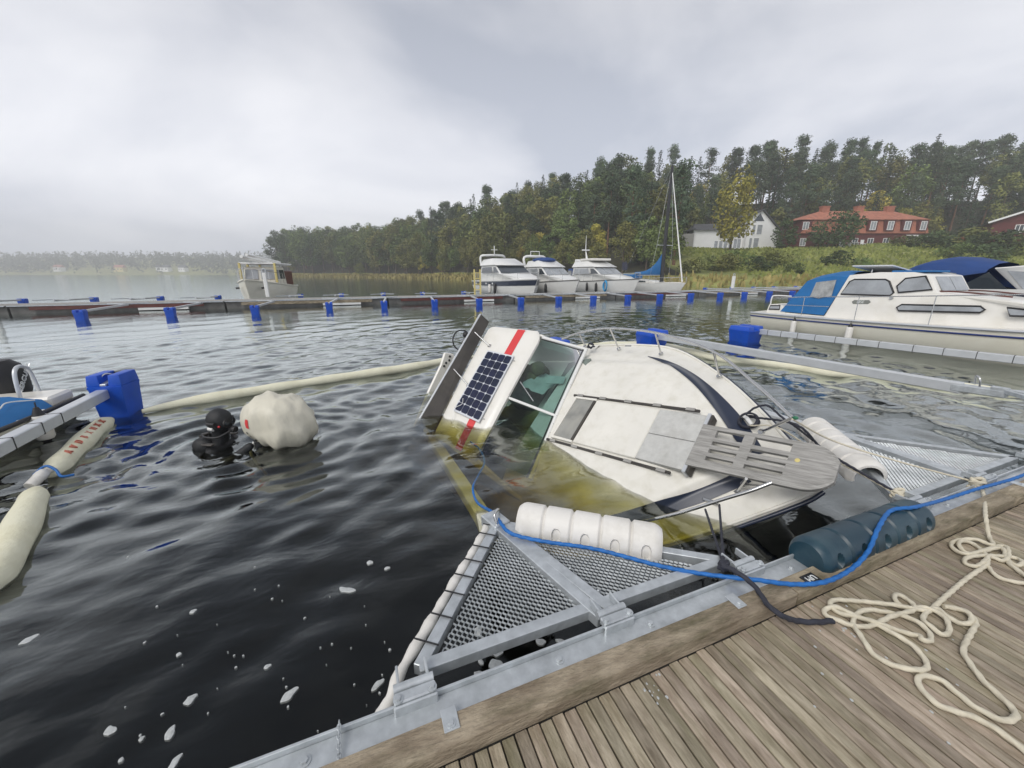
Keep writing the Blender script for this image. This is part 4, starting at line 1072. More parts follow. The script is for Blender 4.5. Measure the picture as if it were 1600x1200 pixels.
oil('oil_boom', 'cream absorbent boom stretching behind the wreck along the silver beam', [(3.0, 8.6, z_), (5.0, 8.8, z_), (6.6, 8.9, z_)] + [P(u, v, z_) for u, v in ((1039, 541), (1112, 558), (1169, 566), (1240, 574), (1290, 582), (1375, 588), (1480, 600), (1585, 614), (1640, 624))], .085)
oo = thing('boom_tie', 'white fabric tie with blue cord joining two absorbent booms', 'tie', (-2.95, 4.72, .05))
MB().tube(crom([(.0, -.16, .02), (.02, -.05, .06), (-.01, .06, .05), (-.03, .18, .03)], 5), [.045] * 5 + [.05] * 5 + [.035] * 6, 8).build('fabric', M['fender'], oo, smooth=60)
MB().tube(crom([(-.06, .02, .06), (.02, .05, .12), (.10, .02, .08), (.16, -.04, .03), (.24, -.02, .02)], 6), .012, 6).build('cord', M['bluerope'], oo, smooth=60)

# ------------------------------------------------------------------ foam flecks on the dark water
def foam():
    mb = MB(); q = random.Random(8)
    big = [(45, 998, 11, 6), (297, 1092, 10, 7), (453, 1088, 14, 6), (265, 1145, 8, 9), (172, 1142, 9, 8), (542, 922, 9, 14), (590, 1068, 15, 4), (578, 879, 6, 4), (605, 888, 6, 3), (302, 956, 5, 4), (273, 1192, 8, 9), (189, 1187, 4, 3), (221, 1154, 5, 3), (279, 1021, 4, 3), (418, 1041, 6, 4), (747, 985, 10, 8), (775, 1040, 12, 9), (790, 1052, 14, 8), (748, 1056, 7, 7), (845, 1004, 8, 7), (876, 1004, 5, 7), (775, 1018, 14, 9), (751, 1034, 5, 6)]
    for _ in range(45):
        u = q.gauss(430, 130); v = q.gauss(1010, 80)
        if not (0 < u < 640 and 800 < v < 1195) or u > 640 - (v - 1000) * .4: continue
        s_ = q.uniform(.8, 2.6); big.append((u, v, s_, s_ * q.uniform(.5, .9)))
    for u, v, a, b in big:
        c = P(u, v, 0); dpx = abs(P(u + 10, v)[0] - P(u - 10, v)[0]) / 20 + .0016
        ra = a * dpx * .55; rb_ = b * dpx * .8; th = q.uniform(-.5, .9) ; n = 26; ph = q.uniform(0, 6)
        def ring(k, z): return [Vector((c[0], c[1], z)) + Matrix.Rotation(th, 3, 'Z') @ Vector((math.cos(2 * PI * i / n) * ra * k * (1 + .25 * math.sin(2 * 2 * PI * i / n + ph) + .09 * math.sin(4 * 2 * PI * i / n + ph * 2) + .03 * math.sin(7 * 2 * PI * i / n + ph * 3)), math.sin(2 * PI * i / n) * rb_ * k * (1 + .18 * math.sin(3 * 2 * PI * i / n + ph)), 0)) for i in range(n)]
        h_ = [Vector((p.x, p.y, wz(p.x, p.y))) for p in ring(1, 0)]; g_ = [Vector((p.x, p.y, wz(p.x, p.y))) for p in ring(.86, 0)]; dz_ = Vector((0, 0, 1))
        mb.loft([[p - dz_ * .010 for p in h_], [p + dz_ * .0012 for p in h_], [p + dz_ * .0030 for p in g_]], True, True)
    return mb
tag(foam().build('foam_flecks', M['foam'], smooth=60), 'white foam flecks drifting on dark water', 'foam', kind='stuff')

# ================================================================== moored boats (local frame: x to the bow, y to port, z up, origin amidships on the water)
def hull_rings(L, B, zs, zb, draft, rake=.6, n=15, full=.5, stern=.92, flare=.88):
    rings = []
    for i in range(n):
        t = i / (n - 1); w = B / 2 * (stern + (1 - stern) * min(1, t * 2.5)) * (1 if t < full else max(.015, 1 - ((t - full) / (1 - full)) ** 2.3))
        z = zs + (zb - zs) * t ** 1.8; x = -L / 2 + L * t; k = max(0, (t - .55) / .45) ** 1.6
        def pt(fy, zz): return Vector((x - rake * k * (1 - (zz + draft) / (z + draft)), fy * w, zz))
        prof = [(1, z), (.985, z * .72), (flare + .06, z * .36), (flare - .05, .05), (.62, -draft * .5), (.05, -draft)]
        rings.append([pt(f_, zz) for f_, zz in prof] + [pt(-f_, zz) for f_, zz in prof[::-1]])
    return rings
def edge_curve(rings, k, side, out=.0, dz=0.0):
    idx = k if side > 0 else len(rings[0]) - 1 - k
    return [r_[idx] + Vector((0, side * out, dz)) for r_ in rings]
def deck_from(rings, z=0.0, crown=.06):
    mb = MB(); rows = []
    for r_ in rings:
        a, b = r_[0], r_[-1]; row = []
        for j in range(7):
            t = j / 6; p = a.lerp(b, t); p.z += z + crown * (1 - (2 * t - 1) ** 2) * min(1, (a - b).length); row.append(p)
        rows.append(row)
    mb.loft(rows, False, False); return mb
def cabin(profile, w0, w1, z0, z1, bow_taper=None):
    """side profile (x, z) swept across; half width w0 at z0, w1 at z1; bow_taper: (x, factor)"""
    def hw(x, z):
        w = w0 + (w1 - w0) * (z - z0) / (z1 - z0)
        if bow_taper and x > bow_taper[0]: w *= 1 - (1 - bow_taper[2]) * ((x - bow_taper[0]) / (bow_taper[1] - bow_taper[0])) ** 1.6
        return w
    mb = MB(); n = len(profile)
    lo = [Vector((x, -hw(x, z), z)) for x, z in profile]; hi = [Vector((x, hw(x, z), z)) for x, z in profile]
    mb.add(lo + hi, [tuple(range(n)), tuple(range(2 * n - 1, n - 1, -1))] + [(i, n + i, n + (i + 1) % n, (i + 1) % n) for i in range(n)])
    return mb, hw
def side_pane(par, poly, hw, mat, name='side_window', sides=(-1, 1), out=.012, frame=None):
    for s_ in sides:
        pts = [Vector((x, s_ * (hw(x, z) + out), z)) for x, z in poly]
        o = MB().plate(pts, .02).build(name, mat, par)
        if frame:
            MB().tube([p + Vector((0, s_ * .004, 0)) for p in pts], .022, 6, loop=True).build('window_frame', frame, o, smooth=60)
def rail(par, pts, r, posts=(), name='rail', mat=None, z0=None):
    o = MB().tube(crom(pts, 5), r, 7).build(name, mat or M['steel'], par, smooth=60)
    for p in posts: MB().tube([p, (p[0], p[1], z0 if z0 is not None else p[2] - .6)], r * .8, 6).build('stanchion', mat or M['steel'], par, smooth=60)
    return o
def fender_thing(x, y, z, h, r, lab, mat=None, cap=None):
    o = thing('boat_fender', lab, 'fender', (x, y, z), 0, 'fenders hanging on moored boats')
    MB().tube([(0, 0, 0), (0, 0, .03), (0, 0, h - .03), (0, 0, h)], [r * .8, r, r, r * .8], 12).build('body', mat or M['fender'], o, smooth=50)
    MB().tube([(0, 0, h), (0, 0, h + .10)], [r * .7, r * .25], 10).build('end_cap', cap or M['black'], o, smooth=50)
    MB().tube([(0, 0, -.06), (0, 0, 0)], [r * .25, r * .7], 10).build('end_cap', cap or M['black'], o, smooth=50)
    MB().tube([(0, 0, h + .05), (0, .01, h + .16)], .008, 5).build('lanyard', M['darkrope'], o)

# ------------------------------------------------------------------ the white cruiser with blue canvas (bow towards the dock)
CB = thing('white_cruiser', 'cream white cabin cruiser with bright blue canvas and roof solar panel', 'motor boat', (14.25, 5.2, 0), -PI / 2)
def bx(Y): return 5.2 - Y          # world Y -> local x
hr = hull_rings(9.2, 2.62, .62, .92, .45, .5, 19, .62, .96)
MB().loft(hr, True, True).build('hull', M['cream'], CB, smooth=45)
deck_from(hr, .012, .04).build('deck', M['gel'], CB, smooth=60)
bluep = mk('blue_stripe', (0.012, 0.03, 0.16), .4)
for s_ in (-1, 1):
    MB().tube([p for p in edge_curve(hr, 0, s_, .012, .0)], .030, 8).build('rub_rail', M['alu'], CB, smooth=60)
    c_ = [a_.lerp(b_, .62) + Vector((0, s_ * .006, 0)) for a_, b_ in zip(edge_curve(hr, 0, s_), edge_curve(hr, 1, s_))]
    MB().tube(c_, .022, 6).build('stripe', bluep, CB, smooth=60)
prof = [(bx(9.45), .6), (bx(9.42), .92), (bx(8.95), .98), (bx(8.80), .70), (bx(7.60), .70), (bx(7.30), 1.90), (bx(6.6), 1.98), (bx(5.9), 1.98), (bx(5.5), 1.90), (bx(5.28), 1.50), (bx(4.9), 1.45), (bx(4.0), 1.36), (bx(3.2), 1.22), (bx(2.3), 1.0), (bx(1.8), .78), (bx(4), .6)]
mb, hw = cabin(prof, 1.0, .74, .6, 2.0, (bx(4.2), bx(1.8), .35))
mb.build('cabin', M['gel'], CB, bevel=.03, smooth=40, segs=2)
blk = M['black']
side_pane(CB, [(bx(7.34), 1.36), (bx(7.22), 1.72), (bx(7.12), 1.78), (bx(6.40), 1.79), (bx(6.30), 1.74), (bx(6.12), 1.45), (bx(6.18), 1.37)], hw, M['greyglass'], frame=blk)
side_pane(CB, [(bx(5.88), 1.00), (bx(5.94), 1.08), (bx(5.86), 1.16), (bx(4.45), 1.22), (bx(4.36), 1.15), (bx(4.42), 1.08)], hw, M['greyglass'], frame=blk)
side_pane(CB, [(bx(4.05), 1.22), (bx(3.4), 1.16), (bx(3.3), 1.08), (bx(3.96), 1.05)], hw, M['greyglass'], frame=blk)
side_pane(CB, [(bx(9.36), .76), (bx(9.34), .88), (bx(9.02), .90), (bx(9.0), .78)], hw, M['greyglass'], frame=blk)
side_pane(CB, [(bx(6.02), 1.46), (bx(6.10), 1.62), (bx(5.98), 1.82), (bx(5.60), 1.88), (bx(5.38), 1.56)], hw, M['greyglass'], name='windscreen_side', frame=blk)
fr_ = MB()
for a_, b_ in ((-.62, -.02), (.02, .62)):
    fr_.plate([(bx(5.265), a_, 1.53), (bx(5.265), b_, 1.53), (bx(5.475), b_, 1.87), (bx(5.475), a_, 1.87)], .02)
fr_.build('windscreen', M['greyglass'], CB)
for s_ in (-1,):
    pw = hw(bx(6.8), 1.16)
    MB().plate([(bx(6.96) , -pw - .010, 1.10), (bx(7.00), -pw - .010, 1.16), (bx(6.95), -pw - .008, 1.21), (bx(6.60), -pw - .008, 1.23), (bx(6.55), -pw - .010, 1.18), (bx(6.60), -pw - .010, 1.12)], .012).build('name_plate', mk('grey_plate', (.20, .21, .19), .5), CB)
    m = Matrix(((1, 0, 0, bx(6.79)), (0, 0, -1, -pw - .020), (0, 1, 0, 1.165), (0, 0, 0, 1)))
    text('LISE', 'lettering', .105, M['textwhite'], CB, m @ Matrix.Rotation(rad(4), 4, 'Z'), .15)
MB().tube([(bx(6.12), -hw(bx(6.1), 1.34) - .02, 1.33), (bx(6.12), -hw(bx(6.1), 1.34) - .05, 1.33)], .045, 12).build('vent', M['steel'], CB, smooth=40)
# canvas over the cockpit
rw = []
for x, z, w in ((bx(8.95), .74, .98), (bx(8.35), 1.80, .80), (bx(8.2), 1.86, .78), (bx(7.7), 1.97, .74), (bx(7.28), 1.95, .74)):
    rw.append([Vector((x + (bx(7.62) - x) * .0, -1.0, .72)) if False else Vector((x + (.0 if i else .0), sgn * wy, zz)) for i, (sgn, wy, zz) in enumerate([(-1, 1.0 - (1.0 - w) * k, .72 + (z - .72) * k) for k in (0, .35, .7, .92)] + [(-1, w * .6, z + .03), (1, 0.0, z + .06)] + [(1, w * .6, z + .03)] + [(1, 1.0 - (1.0 - w) * k, .72 + (z - .72) * k) for k in (.92, .7, .35, 0)])])
# shift lower points so that the front edge slants with the cabin
for ri, (x, z, w) in enumerate(((bx(8.95), .74, .98), (bx(8.35), 1.80, .80), (bx(8.2), 1.86, .78), (bx(7.7), 1.97, .74), (bx(7.28), 1.95, .74))):
    for p in rw[ri]:
        if ri == 4: p.x = bx(7.60) + (bx(7.28) - bx(7.60)) * (p.z - .72) / 1.23
        if ri in (1, 2): p.x = bx(8.92) + (x - bx(8.92)) * ((p.z - .72) / (z - .72)) ** .9
        if ri == 3: p.x = bx(8.2) + (x - bx(8.2)) * (p.z - .72) / (z - .72)
MB().loft(rw, False, False).build('canopy', M['canvas'], CB, smooth=50)
def cy(x, z): return 1.0 - .22 * (z - .72) / 1.1
for s_ in (-1, 1):
    MB().plate([(bx(8.16), s_ * (cy(0, 1.2) + .012), 1.24), (bx(8.12), s_ * (cy(0, 1.70) + .014), 1.68), (bx(7.58), s_ * (cy(0, 1.75) + .014), 1.76), (bx(7.56), s_ * (cy(0, 1.25) + .012), 1.30), (bx(7.9), s_ * (cy(0, 1.2) + .012), 1.20)], .008).build('canopy_window', M['clearpvc'], CB)
MB().box((bx(6.85), 0, 2.06), (.95, 1.35, .035), m=Matrix.Rotation(rad(-8), 3, 'X')).build('solar_panel', M['solarwhite'], CB, bevel=.005)
for s_ in (-.6, .6): MB().tube([(bx(6.85), s_, 1.96), (bx(6.85), s_, 2.05)], .015, 6).build('panel_leg', M['steel'], CB)
MB().box((bx(6.05), 0, 2.0), (.7, 1.2, .05)).build('roof_hatch_cover', M['canvas'], CB, bevel=.01)
for s_ in (-1, 1):
    ys = 1.22 * s_
    rail(CB, [(bx(9.0), ys, 1.15), (bx(8.12), ys, 1.24), (bx(6.7), ys, 1.32), (bx(5.2), ys * .99, 1.42), (bx(3.4), ys * .93, 1.55)], .014, [(bx(8.12), ys, 1.24), (bx(6.68), ys, 1.32), (bx(5.12), ys * .99, 1.42), (bx(3.6), ys * .93, 1.53)], z0=.68)
    rail(CB, [(bx(8.9), ys, .95), (bx(7.4), ys, 1.0)], .010)
    g = MB()
    g.tube(crom([(bx(5.75), s_ * .70, 1.50), (bx(5.0), s_ * .68, 1.52), (bx(4.1), s_ * .62, 1.44)], 5), .018, 6); g.build('grab_rail', M['mahogany'], CB, smooth=60)
rail(CB, [(bx(9.6), -.6, .7), (bx(9.6), -.6, 1.12), (bx(9.5), -.55, 1.2), (bx(9.0), -.5, 1.2)], .022, mat=M['boatwhite'], name='aft_rail'); rail(CB, [(bx(9.6), .6, .7), (bx(9.6), .6, 1.12), (bx(9.5), .55, 1.2), (bx(9.0), .5, 1.2)], .022, mat=M['boatwhite'], name='aft_rail')
MB().tube([(bx(5.75), -.35, 1.55), (bx(5.55), -.30, 1.85)], .008, 5).build('wiper', M['steel'], CB)
fender_thing(12.84, 8.17, -.02, .52, .075, 'long white fender near the stern of the white cruiser')
fender_thing(12.84, 6.63, -.02, .52, .085, 'long white fender amidships on the white cruiser')

# ------------------------------------------------------------------ the sports cruiser behind it with navy canopy
SC = thing('sports_cruiser', 'white sports cruiser with navy hull band and draped navy canopy', 'motor boat', (18.3, 3.6, 0), -PI / 2)
def sx2(Y): return 3.6 - Y
hr = hull_rings(8.4, 2.6, 1.02, 1.35, .5, .8, 15, .55)
MB().loft(hr, True, True).build('hull', M['boatwhite'], SC, smooth=45)
deck_from(hr, .01).build('deck', M['boatwhite'], SC, smooth=60)
for s_ in (-1, 1):
    a_ = edge_curve(hr, 0, s_, .008); n_ = len(a_)
    MB().loft([[p + Vector((0, 0, .34)), p + Vector((0, 0, .02))] for p in a_], False, False).build('band', M['navy'], SC)
    MB().tube([p + Vector((0, 0, .0)) for p in a_], .03, 6).build('rub_rail', M['alu'], SC, smooth=60)
    MB().loft([[p + Vector((0, 0, .46)), p + Vector((0, 0, .33))] for p in a_], False, False).build('coaming', M['boatwhite'], SC)
mb, hw2 = cabin([(sx2(5.0), 1.4), (sx2(5.75), 2.10), (sx2(5.2), 2.16), (sx2(4.6), 2.05), (sx2(3.0), 1.55), (sx2(.5), 1.40), (sx2(.5), 1.3), (sx2(5), 1.3)], 1.25, 1.0, 1.3, 2.2, (sx2(3), sx2(.3), .4))
mb.build('windscreen_frame', M['boatwhite'], SC, bevel=.03, smooth=40)
side_pane(SC, [(sx2(6.4), 1.45), (sx2(5.75), 1.98), (sx2(5.25), 1.48)], lambda x, z: 1.22, M['darkglass'])
side_pane(SC, [(sx2(5.0), 1.52), (sx2(5.45), 2.02), (sx2(4.7), 1.95), (sx2(3.7), 1.62)], hw2, M['greyglass'])
rows = []
for x, z, dip in ((sx2(7.75), 1.45, 0), (sx2(7.7), 2.18, 0), (sx2(7.3), 2.34, 0), (sx2(6.9), 2.42, .0), (sx2(6.4), 2.38, .0), (sx2(5.8), 2.22, 0)):
    rows.append([Vector((x, y_, z - abs(y_) ** 3 * .08 - d_)) for y_, d_ in ((-1.22, .62 if x < sx2(6.9) else .38 if x < sx2(6.2) else .10), (-1.2, .3 if x < sx2(6.2) else .06), (-1.12, .04), (-.6, -.02), (0, -.05), (.6, -.02), (1.12, .04), (1.2, .3), (1.22, .62))])
MB().loft(rows, False, False).build('canopy', M['canvasnavy'], SC, smooth=60)
MB().plate([(sx2(7.65), -1.24, 1.42), (sx2(7.0), -1.25, 2.05), (sx2(6.4), -1.25, 1.95), (sx2(6.5), -1.24, 1.40)], .008).build('canopy_window', M['clearpvc'], SC)
m = Matrix(((1, 0, 0, sx2(5.75)), (0, 0, -1, -1.335), (0, 1, 0, 1.22), (0, 0, 0, 1)))
text('CAMBERV', 'lettering', .17, M['textwhite'], SC, m, .35, .004)

# ------------------------------------------------------------------ yachts behind the far dock
def yacht(name, label, X, Ybow, L, B, free, bow, style):
    o = thing(name, label, 'yacht', (X, Ybow + L / 2, 0), -PI / 2, 'yachts moored behind the far dock')
    rings = hull_rings(L, B, free, bow, .5, 1.1, 15, .5, .92, .86)
    MB().loft(rings, True, True).build('hull', M['boatwhite'], o, smooth=45)
    deck_from(rings, .01).build('deck', M['boatwhite'], o, smooth=60)
    for s_ in (-1, 1):
        if style == 'navy':
            a_ = edge_curve(rings, 0, s_, .012); b_ = edge_curve(rings, 1, s_, .012)
            b_ = [p.lerp(q_, 1.25) + Vector((0, s_ * .01, 0)) for p, q_ in zip(a_, b_)]
            MB().loft([[p - Vector((0, 0, .08)), q_] for p, q_ in zip(a_, b_)], False, False).build('hull_band', M['navy'], o)
            for t in (2, 4, 6, 8): p = a_[t].lerp(b_[t], .55); MB().sphere(p + Vector((0, s_ * .02, 0)), (.16, .03, .09), 10, 6).build('porthole', M['boatwhite'], o, smooth=60)
        MB().tube(edge_curve(rings, 0, s_, .02), .035, 6).build('rub_rail', M['darkpanel'] if style != 'navy' else M['boatwhite'], o, smooth=60)
    h0 = free + .05; x0 = -L * .33
    cab = [(x0, h0 - .2), (x0 + .15, h0 + 1.45), (L * .02, h0 + 1.45), (L * .14, h0 + .72), (L * .30, h0 + .52), (L * .40, h0 + .25), (L * .40, h0 - .1)]
    mb_, hw_ = cabin(cab, B * .42, B * .36, h0, h0 + 1.5, (L * .12, L * .42, .35)); mb_.build('cabin', M['boatwhite'], o, bevel=.04, smooth=40)
    side_pane(o, [(x0 + .5, h0 + .78), (x0 + .6, h0 + 1.32), (-L * .06, h0 + 1.34), (-L * .02, h0 + .80)], hw_, M['darkglass'] if style == 'navy' else M['greyglass'])
    side_pane(o, [(L * .0, h0 + .80), (-L * .02, h0 + 1.32), (L * .025, h0 + 1.32), (L * .115, h0 + .82)], hw_, M['darkglass'])
    wy = hw_(L * .1, h0 + .8) * .94; k = 1 if style == 'navy' else 3
    for j in range(k):
        a_, b_ = -wy + 2 * wy * j / k + .03, -wy + 2 * wy * (j + 1) / k - .03
        MB().plate([(L * .138, a_, h0 + .78), (L * .138, b_, h0 + .78), (L * .035, b_ * .95, h0 + 1.38), (L * .035, a_ * .95, h0 + 1.38)], .03).build('windscreen', M['darkglass'] if style == 'navy' else M['greyglass'], o)
    fly = [(x0 - .1, h0 + 1.47), (x0 + .1, h0 + 2.1), (-L * .10, h0 + 2.15), (L * .055, h0 + 1.47)]
    mb_, hwf = cabin(fly, B * .40, B * .30, h0 + 1.45, h0 + 2.2); mb_.build('flybridge', M['boatwhite'], o, bevel=.06, smooth=40)
    if style == 'navy':
        MB().tube(crom([(x0 - .3, -B * .33, h0 + 1.5), (x0 - .45, -B * .33, h0 + 2.4), (x0 - .2, -B * .2, h0 + 2.55), (x0 - .2, B * .2, h0 + 2.55), (x0 - .45, B * .33, h0 + 2.4), (x0 - .3, B * .33, h0 + 1.5)], 4), .12, 7).build('radar_arch', M['boatwhite'], o, smooth=60)
        MB().tube([(x0 + .1, 0, h0 + 2.5), (x0 + .1, 0, h0 + 3.5)], .05, 6).tube([(x0 + .1, -.35, h0 + 3.1), (x0 + .1, .35, h0 + 3.1)], .035, 5).build('mast', M['boatwhite'], o)
        MB().box((-L * .24, 0, h0 + 2.2), (1.8, B * .55, .12)).build('bridge_cover', M['darkpanel'], o, bevel=.03)
    elif style == 'arch':
        MB().tube(crom([(x0 - .2, -B * .36, h0 + 1.45), (x0 - .5, -B * .36, h0 + 2.5), (x0 - .3, 0, h0 + 2.6), (x0 - .5, B * .36, h0 + 2.5), (x0 - .2, B * .36, h0 + 1.45)], 4), .13, 7).build('radar_arch', M['boatwhite'], o, smooth=60)
        MB().tube([(x0 - .4, -.5, h0 + 2.6), (x0 - .4, -.5, h0 + 3.1), (x0 - .4, .5, h0 + 3.1), (x0 - .4, .5, h0 + 2.6)], .05, 6).build('antenna_frame', M['boatwhite'], o)
        MB().sphere((-L * .16, 0, h0 + 2.15), (1.3, B * .36, .3), 12, 8).build('folded_hood', M['canvasnavy'], o, smooth=60)
    else:
        MB().tube([(x0 + .6, .1, h0 + 2.1), (x0 + .3, .1, h0 + 3.4), (x0 + .3, .1, h0 + 4.9)], [.07, .05, .02], 6).build('mast', M['boatwhite'], o)
        MB().tube([(x0 + .9, .1, h0 + 2.1), (x0 + .35, .1, h0 + 3.2)], .05, 6).build('mast_stay', M['boatwhite'], o)
        MB().box((x0 + .33, .1, h0 + 3.35), (.2, .9, .12)).build('radar', M['boatwhite'], o)
        MB().box((-L * .12, 0, h0 + 2.25), (2.4, B * .66, .22)).build('hardtop_lip', M['gel'], o, bevel=.05)
        MB().tube([(x0 - .1, -.9, h0 + 2.2), (x0 - .1, .9, h0 + 2.2)], .17, 10).build('liferaft', M['boatwhite'], o, smooth=50)
        MB().box((x0 - .6, 0, h0 + .75), (1.0, B * .72, 1.2)).build('aft_canopy', M['canvasnavy'], o, bevel=.08)
        for s_ in (-1, 1): MB().box((x0 - .6, s_ * B * .365, h0 + .75), (.8, .03, .8)).build('canopy_window', M['clearpvc'], o)
    for s_ in (-1, 1):
        top = [p + Vector((0, -s_ * .08, .55)) for p in edge_curve(rings, 0, s_)[6:]]
        MB().tube(top, .022, 5).build('rail', M['steel'], o, smooth=60)
        for p in top[::2]: MB().tube([p, p - Vector((0, 0, .55))], .016, 5).build('stanchion', M['steel'], o)
    for t in (0, 1): MB().tube([(-L * .40, (-1) ** t * B * .38, h0), (-L * .40, (-1) ** t * B * .38, h0 + .75), (-L * .47, (-1) ** t * B * .38, h0 + .75), (-L * .47, (-1) ** t * B * .38, h0)], .03, 5).build('stern_rail', M['steel'], o)
    return o
yacht('flybridge_yacht', 'white flybridge yacht with navy hull band and wide dark windscreen', 14.0, 29.7, 13.0, 4.0, 1.15, 1.50, 'navy')
yacht('flybridge_yacht', 'white yacht with radar arch and folded navy hood, middle of three', 18.1, 30.0, 10.5, 3.3, 1.0, 1.4, 'arch')
yacht('flybridge_yacht', 'white yacht with thin mast and cream hardtop, right of three', 24.5, 30.0, 12.0, 3.6, 1.05, 1.45, 'mast')
for i, (x, y, lab) in enumerate(((11.98, 36.0, 'white fender hanging near the stern of the navy banded yacht'), (12.0, 34.6, 'black fender hanging amidships on the navy banded yacht'), (16.6, 33.4, 'black fender hanging on the bow of the arched yacht'), (22.7, 36.0, 'dark fender hanging aft on the yacht with the thin mast'), (22.75, 34.4, 'dark fender hanging forward on the yacht with the thin mast'))):
    fender_thing(x, y, .2, .75, .13, lab, M['fender'] if i == 0 else M['black'])
rg = thing('rescue_ring', 'light blue coiled hose hanging on the hull of the right yacht', 'hose', (22.9, 33.0, .75))
for k in range(3): MB().tube([(-.03 * k, math.cos(a * PI / 9) * (.24 + .04 * k), math.sin(a * PI / 9) * (.52 - .05 * k)) for a in range(18)], .05, 6, loop=True).build('loop', M['cyan'], rg, smooth=60)

# ------------------------------------------------------------------ sailing boat
SB = thing('sailing_boat', 'white sailing boat with black mast and blue sail cover', 'sailing boat', (29.9, 35.0, 0), -PI / 2)
rings = hull_rings(10.4, 3.0, .85, 1.05, .5, 1.2, 15, .35, .7, .84)
MB().loft(rings, True, True).build('hull', M['boatwhite'], SB, smooth=45); deck_from(rings, .01, .1).build('deck', M['gel'], SB, smooth=60)
mb_, hw_ = cabin([(-2.6, .8), (-2.4, 1.35), (.8, 1.25), (2.2, 1.0), (2.2, .8)], 1.0, .85, .8, 1.4, (.5, 2.4, .4)); mb_.build('coachroof', M['boatwhite'], SB, bevel=.04, smooth=40)
side_pane(SB, [(-2.0, 1.02), (-2.0, 1.2), (.4, 1.16), (.6, 1.02)], hw_, M['darkglass'])
mt = Vector((1.75, .0, 12.0)); mbse = Vector((1.85, 0, 1.1))
MB().tube([mbse, mbse.lerp(mt, .5), mt], [.19, .17, .12], 8).build('mast', M['mast'], SB, smooth=60)
MB().tube([(4.7, 0, 1.15), tuple(mt.lerp(mbse, .03))], [.075, .035], 8).build('furled_jib', M['boatwhite'], SB, smooth=60)
p1 = mbse.lerp(mt, .33)
MB().tube([p1 + Vector((0, -1.0, 0)), p1 + Vector((0, 1.0, 0))], .03, 5).build('spreader', M['alu'], SB)
for s_ in (-1, 1): MB().tube([(1.4, s_ * 1.3, .9), tuple(p1 + Vector((0, s_ * 1.0, 0))), tuple(mt)], .012, 4).build('shroud', M['steel'], SB)
MB().tube([(-4.9, 0, 1.0), tuple(mt)], .012, 4).build('backstay', M['steel'], SB)
rows = []
for t in np.linspace(0, 1, 8):
    zt = 2.0 + 1.9 * t ** 3; rows.append([Vector((-2.4 + 4.1 * t, y_, z_2)) for y_, z_2 in ((-.02, 1.75), (-.2, 1.9), (-.12, zt), (0, zt + .1), (.12, zt), (.2, 1.9))])
MB().loft(rows, True, True).build('sail_cover', M['canvas'], SB, smooth=60)
MB().tube([(1.8, 0, 1.8), (-2.6, 0, 1.75)], .07, 6).build('spar', M['alu'], SB)
MB().box((-2.9, 0, 1.6), (1.6, 1.8, .55)).build('spray_hood', M['canvas'], SB, bevel=.15, smooth=40)
MB().plate([(-4.2, -.5, 2.3), (-4.2, .2, 2.3), (-4.3, .2, 3.2), (-4.3, -.5, 3.2)], .04).build('solar_panel', M['cell'], SB)
for s_ in (-1, 1):
    top = [p + Vector((0, -s_ * .05, .55)) for p in edge_curve(rings, 0, s_)]
    MB().tube(top, .015, 5).build('lifeline', M['steel'], SB)
    for p in top[::2]: MB().tube([p, p - Vector((0, 0, .55))], .014, 4).build('stanchion', M['steel'], SB)

# ------------------------------------------------------------------ old wooden motor boat at the left
WB = thing('wooden_motor_boat', 'old cream motor boat with yellow posts and brown wheelhouse at left', 'motor boat', (-6.1, 34.6, 0), -PI / 2 - .10)
rings = hull_rings(8.6, 2.9, .95, 1.55, .6, .8, 15, .45, .8, .84)
MB().loft(rings, True, True).build('hull', M['cream'], WB, smooth=45); deck_from(rings, .01).build('deck', M['mahogany'], WB, smooth=60)
for s_ in (-1, 1): MB().tube(edge_curve(rings, 0, s_, .01), .06, 6).build('rub_rail', M['cream'], WB, smooth=60)
mb_, hw_ = cabin([(-1.6, .9), (-1.5, 2.4), (.9, 2.4), (1.2, 1.2), (1.2, .9)], 1.05, .95, .9, 2.4); mb_.build('wheelhouse', M['cream'], WB, bevel=.04)
side_pane(WB, [(-1.3, 1.55), (-1.3, 2.2), (-.1, 2.2), (-.1, 1.55)], hw_, M['darkglass']); side_pane(WB, [(.05, 1.55), (.05, 2.2), (.75, 2.2), (.9, 1.55)], hw_, M['greyglass'])
for j in (-.5, .5): MB().plate([(1.17, j - .4, 1.55), (1.17, j + .4, 1.55), (.96, j + .4, 2.2), (.96, j - .4, 2.2)], .03).build('windscreen', M['greyglass'], WB)
MB().box((-1.0, 0, 2.62), (4.6, 2.3, .12)).build('roof', M['boatwhite'], WB, bevel=.03)
MB().box((-2.9, 0, 1.5), (2.2, 1.9, 1.3)).build('aft_cabin', M['mahogany'], WB, bevel=.05)
for x, y in ((1.3, -1.1), (1.3, 1.1), (-.4, -1.12), (-3.1, -1.1)): MB().box((x, y, 1.85), (.16, .12, 1.6)).build('post', M['yellowpaint'], WB)
MB().tube([(2.2, -.6, 3.05), (-3.8, -.4, 2.72)], .11, 8).build('furled_mast', M['boatwhite'], WB, smooth=60); MB().tube([(2.4, -.2, 3.15), (-3.4, .3, 2.8)], .09, 8).build('furled_mast', M['boatwhite'], WB, smooth=60)
for s_ in (-1, 1):
    top = [p + Vector((0, -s_ * .05, .75)) for p in edge_curve(rings, 0, s_)[8:]]
    MB().tube(top, .02, 5).build('rail', M['steel'], WB)
    for p in top: MB().tube([p, p - Vector((0, 0, .75))], .016, 4).build('stanchion', M['steel'], WB)
    MB().box((3.4, s_ * .75, 1.0), (.5, .06, .12)).build('hull_vent', M['black'], WB)

